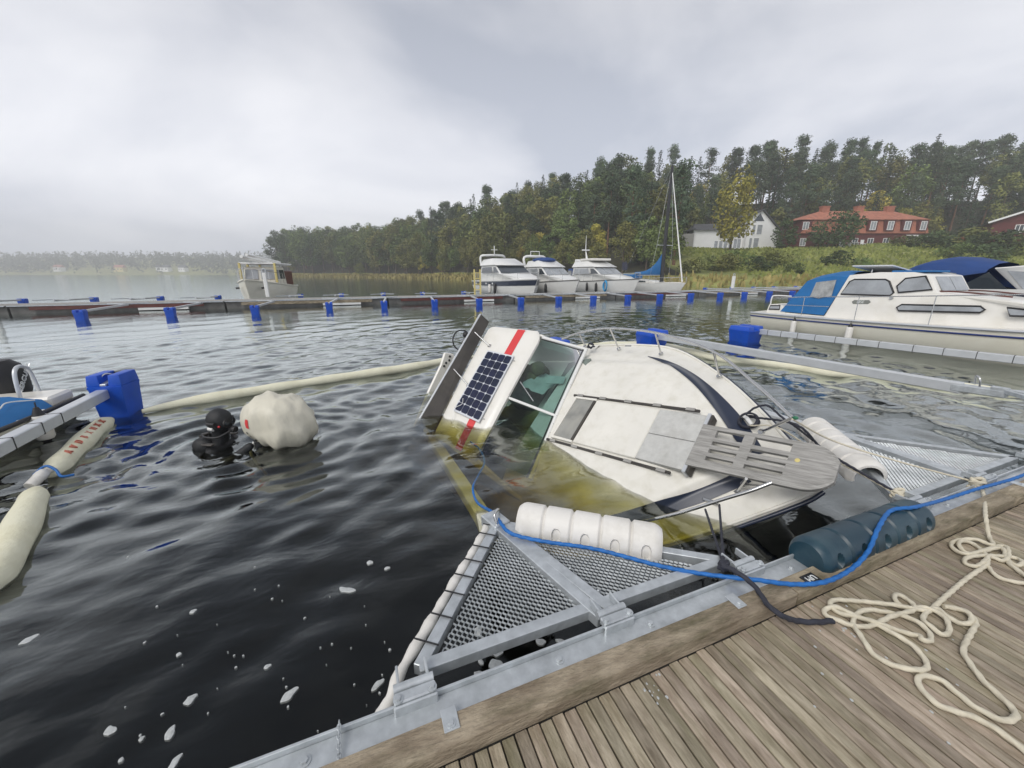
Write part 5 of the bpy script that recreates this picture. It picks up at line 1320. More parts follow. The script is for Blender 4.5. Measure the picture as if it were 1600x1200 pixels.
# ------------------------------------------------------------------ open boat at the left edge with outboard
OB = thing('open_boat', 'cream open boat with bright blue tarpaulin at the left edge', 'motor boat', (-4.42, 4.6, 0), -PI / 2)
def bo(Y): return 4.6 - Y
rings = hull_rings(5.0, 1.40, .28, .55, .3, .5, 13, .5, .98, .92)
MB().loft(rings, True, True).build('hull', M['cream'], OB, smooth=45); deck_from(rings, -.01, .05).build('deck', M['gel'], OB, smooth=60)
for s_ in (-1, 1): MB().tube(edge_curve(rings, 0, s_, .012, .01), .028, 8).build('rub_rail', M['black'], OB, smooth=60)
MB().box((bo(6.85), 0, .34), (.46, 1.24, .14)).build('stern_deck', M['gel'], OB, bevel=.03)
rows = []
q = random.Random(6)
for x in np.linspace(bo(6.6), bo(2.6), 12):
    rows.append([Vector((x, y_, .34 + .14 * (1 - (y_ / .69) ** 2) + q.uniform(-.015, .015) - (.10 if abs(y_) > .67 else 0))) for y_ in np.linspace(-.69, .69, 11)])
MB().loft(rows, False, False).build('tarpaulin', M['canvas'], OB, smooth=70)
MB().tube(crom([(bo(6.5), .55, .42), (bo(6.3), .42, .46), (bo(6.0), .5, .45), (bo(5.6), .42, .48), (bo(5.0), .5, .47)], 5), .008, 5).build('lashing', M['boatwhite'], OB)
for Y in (6.35, 5.95, 5.55, 5.1): MB().sphere((bo(Y), .68, .31), (.03, .02, .02), 8, 5).build('tarp_hook', M['boatwhite'], OB, smooth=60)
ar = crom([(bo(6.70), .30, .34), (bo(6.74), .30, .68), (bo(6.82), .29, .78), (bo(6.94), .28, .78), (bo(7.04), .28, .68), (bo(7.08), .28, .34)], 5)
MB().tube(ar, .022, 8).build('arch_rail', M['alu'], OB, smooth=60)
fender_thing(-3.66, 6.12, .02, .30, .085, 'short white fender between the open boat and the beam')
OM = thing('outboard_motor', 'black outboard motor with white lettering on the open boat stern', 'outboard motor', (-4.50, 7.20, -.06), -PI / 2)
cow = []
for z, a0, a1, w in ((.36, -.14, .24, .13), (.46, -.18, .28, .155), (.66, -.21, .28, .16), (.82, -.21, .22, .145), (.90, -.18, .10, .10)):
    cow.append([Vector((-(a0 + a1) / 2 + (a1 - a0) / 2 * math.cos(2 * PI * j / 20) * (abs(math.cos(2 * PI * j / 20)) ** -.3 if abs(math.cos(2 * PI * j / 20)) > .2 else 1) * .9, w * math.sin(2 * PI * j / 20) * 1.05, z)) for j in range(20)])
MB().loft(cow, True, True).build('cowling', M['black'], OM, smooth=50)
MB().box((-.05, 0, .0), (.20, .12, .8)).build('leg', M['black'], OM, bevel=.03)
MB().box((.22, 0, .28), (.18, .3, .2)).build('bracket', M['black'], OM, bevel=.02)
m = Matrix.Translation((-.02, .172, .62)) @ Matrix(((-1, 0, 0, 0), (0, 0, 1, 0), (0, 1, 0, 0), (0, 0, 0, 1))) @ Matrix.Rotation(rad(48), 4, 'Z')
text('MERCURY', 'lettering', .10, M['textwhite'], OM, m, 0, .004)
MB().bar((.14, .172, .42), (-.20, .172, .80), .006, .012, up=(0, 1, 0)).build('trim_line', M['alu'], OM)

# ================================================================== the wrecked cabin boat, heeled and half sunk
BO, BX, BY, BN = Vector((2.279, 3.920, .229)), Vector((.257, -.954, .155)), Vector((.700, .294, .651)), Vector((-.667, -.058, .743))
BX.normalize(); BY = (BY - BX * BY.dot(BX)).normalized(); BN = BX.cross(BY)
BM = Matrix(((BX.x, BY.x, BN.x, BO.x), (BX.y, BY.y, BN.y, BO.y), (BX.z, BY.z, BN.z, BO.z), (0, 0, 0, 1)))
BMI = BM.inverted()
def LP(u, v, zl):
    """direction of sight met with the boat's own level zl -> boat coordinates"""
    d = BMI.to_3x3() @ Vector(ray(u, v)); e0 = BMI @ Vector(EYE); t = (zl - e0.z) / d.z; return e0 + d * t
WK = thing('sunken_cabin_boat', 'white cabin boat heeled over and half sunk beside the dock', 'cabin boat', matrix=BM)
HBX = [-3.7, -2.6, -1.2, -.4, .15, .75, 1.43, 1.84, 2.18, 2.36, 2.47, 2.52]; HBY = [1.28, 1.38, 1.46, 1.49, 1.49, 1.40, 1.02, .70, .385, .21, .09, .01]
xs_f = np.array(HBX); 
def hb(x):
    # smooth monotone interpolation
    i = int(np.clip(np.searchsorted(xs_f, x) - 1, 0, len(xs_f) - 2)); 
    x0, x1 = HBX[i], HBX[i + 1]; t = min(1, max(0, (x - x0) / (x1 - x0)))
    def sl(k):
        k = min(max(k, 0), len(HBX) - 1)
        if k == 0 or k == len(HBX) - 1: a, b = (0, 1) if k == 0 else (len(HBX) - 2, len(HBX) - 1)
        else: a, b = k - 1, k + 1
        return (HBY[b] - HBY[a]) / (HBX[b] - HBX[a])
    h = x1 - x0; m0, m1 = sl(i) * h, sl(i + 1) * h
    return (2 * t ** 3 - 3 * t * t + 1) * HBY[i] + (t ** 3 - 2 * t * t + t) * m0 + (-2 * t ** 3 + 3 * t * t) * HBY[i + 1] + (t ** 3 - t * t) * m1
def coach(x):            # half width of the raised foredeck
    return max(.02, min(.98, hb(x) - .34)) * (1 if x < 1.2 else max(.05, 1 - ((x - 1.2) / .95) ** 2))
def deckz(x, y):
    h = max(.02, hb(x)); a = min(1, abs(y) / h)
    zc = -.045 - .20 * sstep(1.2, 2.5, x)
    edge = -.285
    base = zc + (edge - zc) * a ** 2.6
    c = coach(x)
    base += .05 * (1 - sstep(c, c + .10, abs(y)))
    return base
# deck: fine grid of the foredeck
rows = []
for x in np.concatenate([np.linspace(-.52, 2.2, 70), np.linspace(2.23, 2.515, 14)]):
    h = hb(x); rows.append([Vector((x, h * t, deckz(x, h * t))) for t in np.linspace(-1, 1, 61)])
MB().loft(rows, False, False).build('foredeck', M['gel_dirty'], WK, smooth=60)
# side decks beside the cabin and cockpit
for s_ in (-1, 1):
    rows = []
    for x in np.linspace(-3.7, -.52, 20):
        h = hb(x); rows.append([Vector((x, s_ * y_, z_)) for y_, z_ in ((h, -.285), (h - .03, -.25), (h - .28, -.20), (h - .30, -.21), (h - .32, -.9))])
    MB().loft(rows, False, False).build('side_deck', M['gel_dirty'], WK, smooth=30)
# hull
rings = []
for x in np.concatenate([np.linspace(-3.7, 1.6, 16), np.linspace(1.75, 2.52, 14)]):
    h = hb(x); bk = max(0, (x - .6) / 1.92); kz = -1.25 + .80 * bk ** 2.2
    prof = [(1, -.287), (1.015, -.31), (1.0, -.36), (.93, -.36 + (kz + .36) * .45), (.80, -.36 + (kz + .36) * .72), (.03, kz)]
    rings.append([Vector((x - .35 * bk ** 2 * (-.287 - z_), f_ * h, z_)) for f_, z_ in prof] + [Vector((x - .35 * bk ** 2 * (-.287 - z_), -f_ * h, z_)) for f_, z_ in prof[::-1]])
MB().loft(rings, True, True).build('hull', M['gel'], WK, smooth=40)
for s_ in (-1, 1):
    MB().tube([Vector((x, s_ * (hb(x) + .012), -.315)) for x in np.concatenate([np.linspace(-3.7, 2.1, 40), np.linspace(2.14, 2.52, 16)])], .017, 8).build('rub_rail', M['navy'], WK, smooth=60)
    MB().tube([Vector((x, s_ * (hb(x) - .018), -.268)) for x in np.concatenate([np.linspace(-3.7, 2.1, 40), np.linspace(2.14, 2.50, 16)])], .014, 8).build('toe_rail', M['gel_dirty'], WK, smooth=60)
# navy stripes on the deck
so = [LP(u, v, -.13) for u, v in ((1008, 555), (1040, 563), (1075, 580), (1105, 602), (1135, 630), (1158, 656), (1176, 682), (1190, 705))]
si = [LP(u, v, -.13) for u, v in ((1008, 556), (1035, 569), (1062, 588), (1088, 612), (1110, 638), (1128, 662), (1146, 690), (1162, 716))]
so, si = crom(so, 5), crom(si, 5)
for s_ in (1, -1):
    rows = []
    for a_, b_ in zip(so, si):
        row = []
        for k in range(11):
            p = a_.lerp(b_, (k / 10) if s_ > 0 else .12 + .68 * k / 10); y_ = s_ * max(.04, p.y + .03); row.append(Vector((p.x, y_, deckz(p.x, y_) + .008)))
        rows.append(row)
    MB().loft(rows, False, False).build('stripe', M['navy'], WK, smooth=60)
# hatch track, hatch, acrylic and non-slip pads
HZ = .012
HQ = [LP(u, v, HZ) for u, v in ((905, 622), (865, 686), (1109, 651), (1076, 741))]
hx0, hx1, hy = -.03, 1.66, .315
def slab(x0, x1, y0, y1, z0, z1): return MB().box(((x0 + x1) / 2, (y0 + y1) / 2, (z0 + z1) / 2), (x1 - x0, y1 - y0, z1 - z0))
slab(.32, hx1 - .50, -hy + .015, hy - .015, -.03, .030).build('hatch_lid', M['gel_dirty'], WK, bevel=.008, smooth=30)
slab(hx0 + .03, .29, -hy + .03, hy - .03, -.03, .034).build('hatch_window', M['hatchglass'], WK, bevel=.006)
fr_ = MB()
for a_ in ((hx0, .32, -hy, -hy + .03), (hx0, .32, hy - .03, hy), (hx0, hx0 + .03, -hy + .03, hy - .03)): fr_.box(((a_[0] + a_[1]) / 2, (a_[2] + a_[3]) / 2, .012), (a_[1] - a_[0], a_[3] - a_[2], .06))
fr_.build('hatch_frame', M['gel_dirty'], WK, bevel=.004)
slab(.288, .32, -hy + .03, hy - .03, -.02, .044).build('hatch_seal', M['darkpanel'], WK, bevel=.003)
for s_ in (0, 1):
    y0 = -hy + .02 + s_ * (hy - .018); slab(hx1 - .495, hx1 - .01, y0, y0 + hy - .024, -.02, .034).build('nonslip_pad', M['nonslip'], WK, bevel=.004)
slab(hx1 - .01, hx1 + .022, -hy, hy, -.04, .045).build('hatch_stop', M['alu'], WK, bevel=.004)
slab(hx1 + .024, hx1 + .045, -hy + .01, hy - .01, -.05, .038).build('hatch_gasket', M['darkpanel'], WK, bevel=.003)
for s_ in (-1, 1):
    MB().bar((-.10, s_ * (hy + .028), .010), (1.55, s_ * (hy + .028), .010), .026, .022).build('hatch_track', M['darkpanel'], WK, bevel=.003)
    for k in range(5): MB().box((.02 + .36 * k, s_ * (hy + .030), .022), (.09, .030, .012)).build('track_clip', M['greywood'], WK)
# cabin roof
RF = [Vector((-.91, 1.10, .46)), Vector((-1.74, .91, .83)), Vector((-1.48, -1.00, .605)), Vector((-.755, -1.0, .285))]   # port front, port rear, starboard rear, starboard front
rn = ((RF[1] - RF[0]).cross(RF[3] - RF[0])).normalized()
if rn.z < 0: rn = -rn
def RP(a, b, up=0.0):
    """a: 0 rear .. 1 front, b: 0 port .. 1 starboard on the roof"""
    p = RF[1].lerp(RF[2], b).lerp(RF[0].lerp(RF[3], b), a); return p + rn * (up + .03 * (1 - (2 * b - 1) ** 2))
rows_t, rows_b = [], []
for a in np.linspace(0, 1, 15):
    ea = min(a, 1 - a)
    top, bot = [], []
    for b in np.linspace(0, 1, 31):
        eb = min(b, 1 - b); dz = -.03 * max(0, 1 - ea / .05) ** 2 - .03 * max(0, 1 - eb / .03) ** 2
        # rounded front port corner
        aa = a; cr_ = max(0, (a - .80) / .20) * max(0, (.10 - b) / .10); aa = a - .10 * cr_ ** 2
        top.append(RP(aa, b, dz)); bot.append(RP(aa, b, -.075))
    rows_t.append(top); rows_b.append(bot)
mb = MB(); mb.loft(rows_t, False, False); mb.loft(rows_b, False, False)
mb.loft([rows_t[0], rows_b[0]], False, False); mb.loft([rows_t[-1], rows_b[-1]], False, False)
mb.loft([[r_[0] for r_ in rows_t], [r_[0] for r_ in rows_b]], False, False); mb.loft([[r_[-1] for r_ in rows_t], [r_[-1] for r_ in rows_b]], False, False)
roof = mb.build('roof', M['gel'], WK, smooth=38)
# red band across the roof
rows = [[RP(a, b, .004) for a in (.56, .60, .66, .70)] for b in np.linspace(.015, .995, 40)]
MB().loft(rows, False, False).build('red_band', M['red'], WK, smooth=60)
# roof solar panel: frame and cells
SP = [(762, 547), (803, 556), (748, 660), (708, 641)]
def onroof(u, v, up):
    d = BMI.to_3x3() @ Vector(ray(u, v)); e0 = BMI @ Vector(EYE); q0 = RF[0] + rn * up; t = (q0 - e0).dot(rn) / d.dot(rn); return e0 + d * t
c4 = [onroof(u, v, .060) for u, v in SP]         # rear port, front port, front starboard, rear starboard
def SPp(a, b, up=0.0): return c4[0].lerp(c4[3], b).lerp(c4[1].lerp(c4[2], b), a) + rn * up
sp = MB().add([SPp(a, b, z_) for z_ in (-.02, .0) for a, b in ((0, 0), (1, 0), (1, 1), (0, 1))], [(3, 2, 1, 0), (4, 5, 6, 7), (0, 1, 5, 4), (1, 2, 6, 5), (2, 3, 7, 6), (3, 0, 4, 7)]).build('solar_panel', M['solarwhite'], WK)
cw = MB(); 
for i in range(4):
    for j in range(8):
        a0, a1, b0, b1 = .03 + .94 * i / 4 + .006, .03 + .94 * (i + 1) / 4 - .006, .02 + .96 * j / 8 + .0035, .02 + .96 * (j + 1) / 8 - .0035
        ka, kb = .030, .016
        pts = [(a0 + ka, b0), (a1 - ka, b0), (a1, b0 + kb), (a1, b1 - kb), (a1 - ka, b1), (a0 + ka, b1), (a0, b1 - kb), (a0, b0 + kb)]
        MB().plate([SPp(a, b, .003) for a, b in pts], .003).build('solar_cell', M['cell'], sp)
for a, b in ((0.02, .1), (1.05, .06), (1.05, .93), (.0, .95)):
    MB().bar(SPp(a, b, -.05), SPp(a, b, -.012), .03, .012, up=tuple(BX)).build('panel_bracket', M['steel'], WK)
MB().tube(crom([SPp(.12, .80, .012), SPp(.2, .88, .02), SPp(.05, .97, .02), SPp(.12, 1.08, .0), SPp(.1, 1.16, -.04)], 6), .004, 5).build('cable', M['boatwhite'], WK, smooth=60)
# raised dark panel on struts at the rear edge of the roof
d0, d1 = RP(-.02, -.02, .02), RP(-.02, 1.0, .0)
t0, t1 = LP(751, 491, 1.02), LP(656, 655, .83)
t0 = d0.lerp(t0, 1.0)
n0 = (d1 - d0).normalized()
dp_ = MB().plate([d0, d1, t1, t0], .022).build('raised_panel', M['darkpanel'], WK)
for a_, b_ in ((t0, t1),): MB().bar(a_, b_, .026, .030, up=tuple(rn)).build('panel_edge', M['alu'], dp_)
for b in (.16, .52):
    e_ = d0.lerp(d1, b); f_ = t0.lerp(t1, b); st = e_.lerp(f_, .75); en = RP(.22, b + .04, .005)
    MB().tube([st, en], .011, 7).build('strut', M['steel'], WK, smooth=60); MB().box(en, (.05, .05, .012)).build('strut_foot', M['steel'], WK)
# windscreen: panes between the foredeck and the roof edge
wb = [Vector((-.50, 1.19, -.10)), Vector((-.36, .62, .0)), Vector((-.22, .02, .012)), Vector((-.12, -.50, .0)), Vector((-.10, -.95, -.06))]
wb[0] = LP(916, 546, -.06); wb[1] = LP(893, 596, .01); wb[2] = LP(869, 650, .01); wb[3] = LP(857, 679, .0); wb[4] = wb[3] + (wb[3] - wb[2]) * 2.2
wt_ = [RP(.99, b, -.075) for b in (.035, .26, .545, .68, .97)]
def wpt(b, t):
    k = min(3, int(b)); f_ = b - k; return wb[k].lerp(wb[k + 1], f_).lerp(wt_[k].lerp(wt_[k + 1], f_), t)
def pane(b0, b1):
    n_ = 10; rows = [[wpt(b0 + (b1 - b0) * i / n_, t) for t in (.03, .5, .98)] for i in range(n_ + 1)]
    mb = MB().loft(rows, False, False); mb.build('windscreen', M['glass'], WK, smooth=60)
pane(.05, 1.98); pane(2.03, 3.97)
def wbar(b0, t0_, b1, t1_, w, name='windscreen_frame', mat=None):
    pts = [wpt(b0 + (b1 - b0) * i / 12, t0_ + (t1_ - t0_) * i / 12) for i in range(13)]
    MB().tube(pts, w, 7).build(name, mat or M['boatwhite'], WK, smooth=60)
wbar(0, .0, 4, .0, .026); wbar(0, 0, 0, 1, .024); wbar(2.0, 0, 2.0, 1, .020); wbar(0, .06, 4, .06, .008, 'glazing_strip', M['black']); wbar(.07, .03, .07, 1, .007, 'glazing_strip', M['black'])
for k in range(8): MB().sphere(wpt(.2 + .45 * k, -.01) + Vector((.012, 0, .012)), .008, 6, 4).build('screw', M['steel'], WK)
MB().tube([wpt(1.55, .93) + Vector((.02, 0, .03)), wpt(1.88, .50) + Vector((.02, 0, .03))], .006, 5).build('wiper', M['steel'], WK)
# cabin sides and inside seen through the glass
for s_, b in ((1, .02), (-1, .98)):
    f0, r0 = RP(.97, b, -.07), RP(.02, b, -.07)
    yb_ = s_ * 1.12
    MB().plate([(wb[0].x if s_ > 0 else wb[4].x, yb_, -.2), tuple(f0), tuple(r0), (-1.75, yb_, -.22)], .03).build('cabin_side', M['gel'], WK)
MB().box((-.95, 0, -.55), (1.5, 2.0, .06)).build('cabin_floor', M['seat'], WK)
MB().plate([(-.30, 1.05, -.08), (-.12, -1.0, -.10), (-.62, -1.0, -.16), (-.75, 1.0, -.14)], .05).build('dashboard', M['seat'], WK, bevel=.02)
MB().box((-1.25, .45, -.2), (.5, .6, .55)).box((-1.5, .45, .15), (.12, .58, .5)).build('helm_seat', M['seat'], WK, bevel=.06, smooth=40)
MB().box((-1.25, -.5, -.2), (.5, .6, .55)).build('mate_seat', M['seat'], WK, bevel=.06, smooth=40)
rows = []
q = random.Random(12)
for i in range(7): rows.append([Vector((-.62 - .05 * i + q.uniform(-.02, .02), .25 + .06 * j + q.uniform(-.02, .02), .05 + .03 * i - .02 * j + q.uniform(-.02, .02))) for j in range(7)])
MB().loft(rows, False, False).build('rag', M['paper'], WK, smooth=60)
MB().plate([(-.44, .62, .02), (-.40, .50, .02), (-.62, .42, .10), (-.66, .56, .10)], .006).build('paper', M['paper'], WK)
q = random.Random(5); m_ = MB()
for k in range(5): m_.sphere((-.98 + q.uniform(-.12, .12), .55 + q.uniform(-.12, .12), .10 + q.uniform(-.08, .10)), (.13, .11, .10), 10, 7)
m_.build('wet_cushion', mk('mossy_cushion', (.10, .11, .045), .8, var=.4, vscale=8), WK, smooth=60)
# rear of the cockpit that still shows: coaming end, drain holes, wheel
cq = [LP(694, 553, .62), LP(706, 557, .62), LP(690, 600, .62), LP(668, 640, .62)]
x_w = -2.75
def LXp(u, v, xl):
    d = BMI.to_3x3() @ Vector(ray(u, v)); e0 = BMI @ Vector(EYE); t = (xl - e0.x) / d.x; return e0 + d * t
pts = [LXp(u, v, x_w) for u, v in ((694, 551), (708, 553), (712, 575), (690, 622), (660, 660), (645, 668), (668, 612), (688, 570))]
MB().plate(pts, .06).build('stern_bulwark', M['gel'], WK, bevel=.012)
for u, v in ((703, 557), (702, 563), (697, 567), (694, 572)):
    p = LXp(u, v, x_w + .045); MB().sphere(p, (.010, .022, .022), 8, 6).build('drain_hole', M['black'], WK, smooth=60)
wc = LXp(722, 532, -2.25); rw_ = .17
MB().tube([wc + Vector((0, math.cos(2 * PI * k / 24) * rw_, math.sin(2 * PI * k / 24) * rw_)) for k in range(24)], .011, 7, loop=True).build('steering_wheel', M['black'], WK, smooth=60)
for k in range(3): MB().tube([wc, wc + Vector((0, math.cos(2.1 * k) * rw_, math.sin(2.1 * k) * rw_))], .008, 5).build('wheel_spoke', M['steel'], WK)
MB().sphere(LXp(728, 523, -2.2), .055, 10, 7).build('wheel_hub', M['black'], WK, smooth=60)
MB().tube(crom([LXp(730, 500, -2.1), LXp(742, 494, -2.0), LXp(752, 496, -1.9)], 5), .006, 5).build('antenna_wire', M['steel'], WK)
# bathing platform used as bow plank: slats with slots
PZ = .055
pl = MB().box((2.06, -.03, PZ - .045), (.06, .36, .025)).build('bow_platform', M['greywood'], WK)
pl['label'] = 'grey weathered slotted teak platform jutting from the bow'
px0, px1, pw_, pw1 = 1.66, 2.66, .215, .185
slots = ((1.80, 2.02), (2.10, 2.36))
ny = 11
def pyw(x):
    t = (x - px0) / (px1 - px0); w = pw_ + (pw1 - pw_) * t
    if x > 2.46: w *= max(0.05, 1 - ((x - 2.46) / .215) ** 2.2) ** .5 if x < 2.66 else .05
    return w
BYO = -.030
# long strips between the slots, each a slat of its own
edges = np.linspace(-1, 1, 12)
for k in range(11):
    a, b = edges[k], edges[k + 1]
    slot_row = k in (2, 4, 5, 7, 8) if False else k in (2, 4, 6, 8, 9)
    runs = [(px0, px1)] if not slot_row else [(px0, slots[0][0]), (slots[0][1], slots[1][0]), (slots[1][1], px1)]
    for x0, x1 in runs:
        xs = [x0] + [x for x in np.linspace(2.42, 2.655, 9) if x0 < x < x1] + [x1 if x1 < px1 else 2.655]
        top = [[Vector((x, BYO + pyw(x) * (a * .998 if True else a), z_)) for z_ in (PZ, PZ - .032)] for x in xs]
        rt = [[Vector((x, BYO + pyw(x) * b * .998, z_)) for z_ in (PZ, PZ - .032)] for x in xs]
        rings_ = [[p[0], q_[0], q_[1], p[1]] for p, q_ in zip(top, rt)]
        MB().loft(rings_, True, True).build('slat', M['greywood'], pl)
MB().box((1.74, BYO, PZ - .06), (.06, .34, .05)).build('cross_batten', M['greywood'], pl)
MB().sphere((2.42, BYO + .03, PZ), (.018, .018, .004), 10, 5).build('plug', M['yellowpaint'], pl, smooth=60)
# rails
def stan(par, a, b, r=.011):
    MB().tube([a, b], r, 7).build('stanchion', M['steel'], par, smooth=60); MB().tube([b - Vector((0, 0, .004)), b + Vector((0, 0, .012))], .028, 10).build('rail_foot', M['steel'], par, smooth=40)
rz_ = .26
pr_ = [LP(878, 530, .08), LP(905, 520, .16), LP(950, 513, .24), LP(1025, 520, rz_), LP(1112, 548, rz_), LP(1180, 600, rz_), LP(1238, 653, rz_)]
rl = MB().tube(crom(pr_, 8), .0135, 8).build('port_rail', M['steel'], WK, smooth=60)
for (ut, vt), (ub, vb), k in (((905, 521), (914, 541), 1), ((953, 513), (967, 545), 1), ((1024, 520), (1033, 553), 1), ((1115, 549), (1124, 588), 1)):
    zt = .15 if ut < 930 else .24
    pb = LP(ub, vb, -.12); pb = LP(ub, vb, deckz(pb.x, pb.y)); stan(WK, LP(ut, vt, rz_ if ut > 1000 else zt), pb)
pb = LP(1190, 675, -.14); stan(WK, LP(1238, 653, rz_), pb, .012)
MB().sphere(LP(1243, 653, rz_), (.02, .014, .014), 8, 6).build('rail_end', mk('green_tape', (.02, .16, .08), .5), WK, smooth=60)
sr = [LP(1000, 816, -.02), LP(1060, 802, .10), LP(1130, 780, .16), LP(1172, 767, .18), LP(1206, 754, .18)]
MB().tube(crom(sr, 8), .0135, 8).build('starboard_rail', M['steel'], WK, smooth=60)
pb = LP(1152, 767, -.15); pb = LP(1152, 767, deckz(pb.x, pb.y)); stan(WK, LP(1166, 748, .10), pb); stan(WK, LP(1190, 760, .18), LP(1163, 757, -.12))
# mooring cleat on the starboard bow
cl = LP(1110, 783, -.16); cl.z = deckz(cl.x, cl.y)
MB().box(cl + Vector((0, 0, .03)), (.13, .028, .016)).box(cl + Vector((0, 0, .012)), (.05, .03, .03)).build('cleat', M['steel'], WK, bevel=.005, smooth=40)
cl2 = LP(983, 543, -.12); MB().box(cl2 + Vector((0, 0, .03)), (.10, .022, .014)).build('cleat', M['steel'], WK, bevel=.005)
ck = LP(927, 541, -.1); 
q = random.Random(7)
MB().tube(crom([ck + Vector((q.uniform(-.10, .10), q.uniform(-.05, .05), q.uniform(0, .05))) for _ in range(10)], 4), .011, 6).build('dark_line', M['darkrope'], WK, smooth=60)
# rope coil on the bow
coil = thing('rope_coil', 'black rope coiled on the port bow of the wreck', 'rope', matrix=BM)
cc = LP(1166, 651, -.09); cc.z = deckz(cc.x, cc.y) + .02
for k in range(5):
    r_ = .072 - .006 * (k % 3); m_ = Matrix.Rotation(.25 * k, 3, 'Z') @ Matrix.Rotation(.12 * (k - 2), 3, 'X')
    MB().tube([cc + Vector((0, 0, .010 * k)) + m_ @ Vector((math.cos(2 * PI * j / 28) * r_ * 1.1, math.sin(2 * PI * j / 28) * r_, 0)) for j in range(28)], .0085, 7, loop=True).build('turn', M['darkrope'], coil, smooth=60)
MB().tube([cc + Vector((-.03, .02, .05)), cc + Vector((.0, .0, .07)), cc + Vector((.05, -.05, .05))], .016, 6).build('clip', M['boatwhite'], coil, smooth=60)
def W(p): return BM @ p
# lines from the bow to the dock
e1 = [W(LP(1238, 655, rz_)), Vector(P(1300, 688, .70)), Vector(P(1400, 720, .60)), Vector(P(1527, 754, .52))]
rope('bow_line', 'thin cream line from the pulpit end to the far walkway hinge', e1, .0065, M['rope'])
e2 = [W(cc + Vector((.02, .05, .02))), W(LP(1245, 664, -.05)), Vector(P(1290, 705, .60)), Vector(P(1404, 772, .52))]
rope('bow_line', 'dark line from the coil on the bow to the walkway corner', e2, .0095, M['darkrope'])
e3 = [W(LP(1172, 665, -.13)), W(LP(1215, 668, -.06)), Vector(P(1275, 705, .56)), Vector(P(1340, 738, .54)), Vector(P(1400, 772, .515))]
rope('bow_line', 'second cream line from the bow to the walkway corner', e3, .0065, M['rope'])
e4 = [W(LP(1165, 648, -.04)), W(LP(1180, 637, -.02)), W(LP(1200, 634, -.05)), W(LP(1222, 652, -.12)), W(LP(1245, 668, -.2)), Vector(P(1270, 688, .50))]
rope('bow_line', 'black line looping forward off the coil over the bow', e4, .009, M['darkrope'])
ktop = Vector(P(1131, 882, .555))
for i, (u, v) in enumerate(((1102, 796), (1124, 789))):
    rope('mooring_line', ('dark taut line from starboard rail to walkway corner, left one of two', 'dark taut line from starboard rail to walkway corner, right one of two')[i], [W(LP(u, v, .13)), W(LP(u, v, .13)).lerp(ktop, .5), ktop], .0075, M['darkrope'], lob=3)

# small droppings and paint chips on the planks
def flecks():
    mb = MB(); q = random.Random(21)
    for (u0, v0, su, sv, n) in ((1015, 1078, 16, 16, 14), (1330, 985, 8, 5, 7), (1300, 1000, 60, 40, 8), (1450, 1090, 90, 60, 10)):
        for _ in range(n):
            c = P(q.gauss(u0, su), q.gauss(v0, sv), DZ); r_ = q.uniform(.0015, .0045); m_ = 7
            if c[1] > .85: continue
            mb.loft([[Vector((c[0] + math.cos(2 * PI * i / m_) * r_ * k * q.uniform(.7, 1.3), c[1] + math.sin(2 * PI * i / m_) * r_ * 1.5 * k, DZ + z)) for i in range(m_)] for k, z in ((1, -.001), (1, .0016), (.6, .0024))], True, True)
    return mb
tag(flecks().build('dropping_flecks', M['foam']), 'tiny pale flecks on the dock planks', 'flecks', kind='stuff')
HAZE = 0.0009

# ================================================================== the diver and the lifting bag
def skin_obj(name, mat, parent, verts, edges, radii, root=0, sub=2):
    me = bpy.data.meshes.new(name)
    bm = bmesh.new(); lay = bm.verts.layers.skin.verify(); bv = []
    for i, v in enumerate(verts):
        q = bm.verts.new(v); r_ = radii[i]; q[lay].radius = r_ if isinstance(r_, tuple) else (r_, r_); q[lay].use_root = (i == root); bv.append(q)
    for a, b in edges: bm.edges.new((bv[a], bv[b]))
    bm.to_mesh(me); bm.free()
    o = new_obj(name, me, parent)
    sk = o.modifiers.new('skin', 'SKIN'); sk.use_smooth_shade = True
    sb = o.modifiers.new('sub', 'SUBSURF'); sb.levels = sub; sb.render_levels = sub
    me.materials.append(mat)
    return o
DV = thing('person', 'person in black diving suit and hood in the water holding the white bag', 'person', (-1.66, 5.22, .03), RZ - .12)
vt = [(-.02, 0, -.80), (0, 0, -.50), (.0, 0, -.20), (.01, 0, -.02), (.03, 0, .11), (.05, 0, .25), (.04, 0, .325),
      (-.01, -.17, -.09), (.10, -.25, -.20), (.29, -.23, -.14), (.47, -.15, .0), (.53, -.12, .05),
      (-.01, .17, -.09), (.12, .24, -.20), (.31, .18, -.12), (.47, .08, .05), (.53, .05, .10),
      (-.02, -.11, -.92), (.10, -.13, -1.30), (-.05, -.13, -1.70), (.06, -.13, -1.80), (-.02, .11, -.92), (.02, .13, -1.32), (-.15, .13, -1.68), (-.05, .13, -1.80)]
ed = [(0, 1), (1, 2), (2, 3), (3, 4), (4, 5), (5, 6), (2, 7), (7, 8), (8, 9), (9, 10), (10, 11), (2, 12), (12, 13), (13, 14), (14, 15), (15, 16), (0, 17), (17, 18), (18, 19), (19, 20), (0, 21), (21, 22), (22, 23), (23, 24)]
ra = [.15, (.15, .17), (.16, .20), (.11, .13), .075, (.135, .115), .10, .095, .075, .062, .048, .045, .095, .075, .062, .048, .045, .10, .075, .055, .05, .10, .075, .055, .05]
skin_obj('body', M['wetsuit'], DV, vt, ed, ra)
MB().sphere((.045, 0, .262), (.142, .122, .150), 20, 14).build('hood', M['wetsuit'], DV, smooth=80)
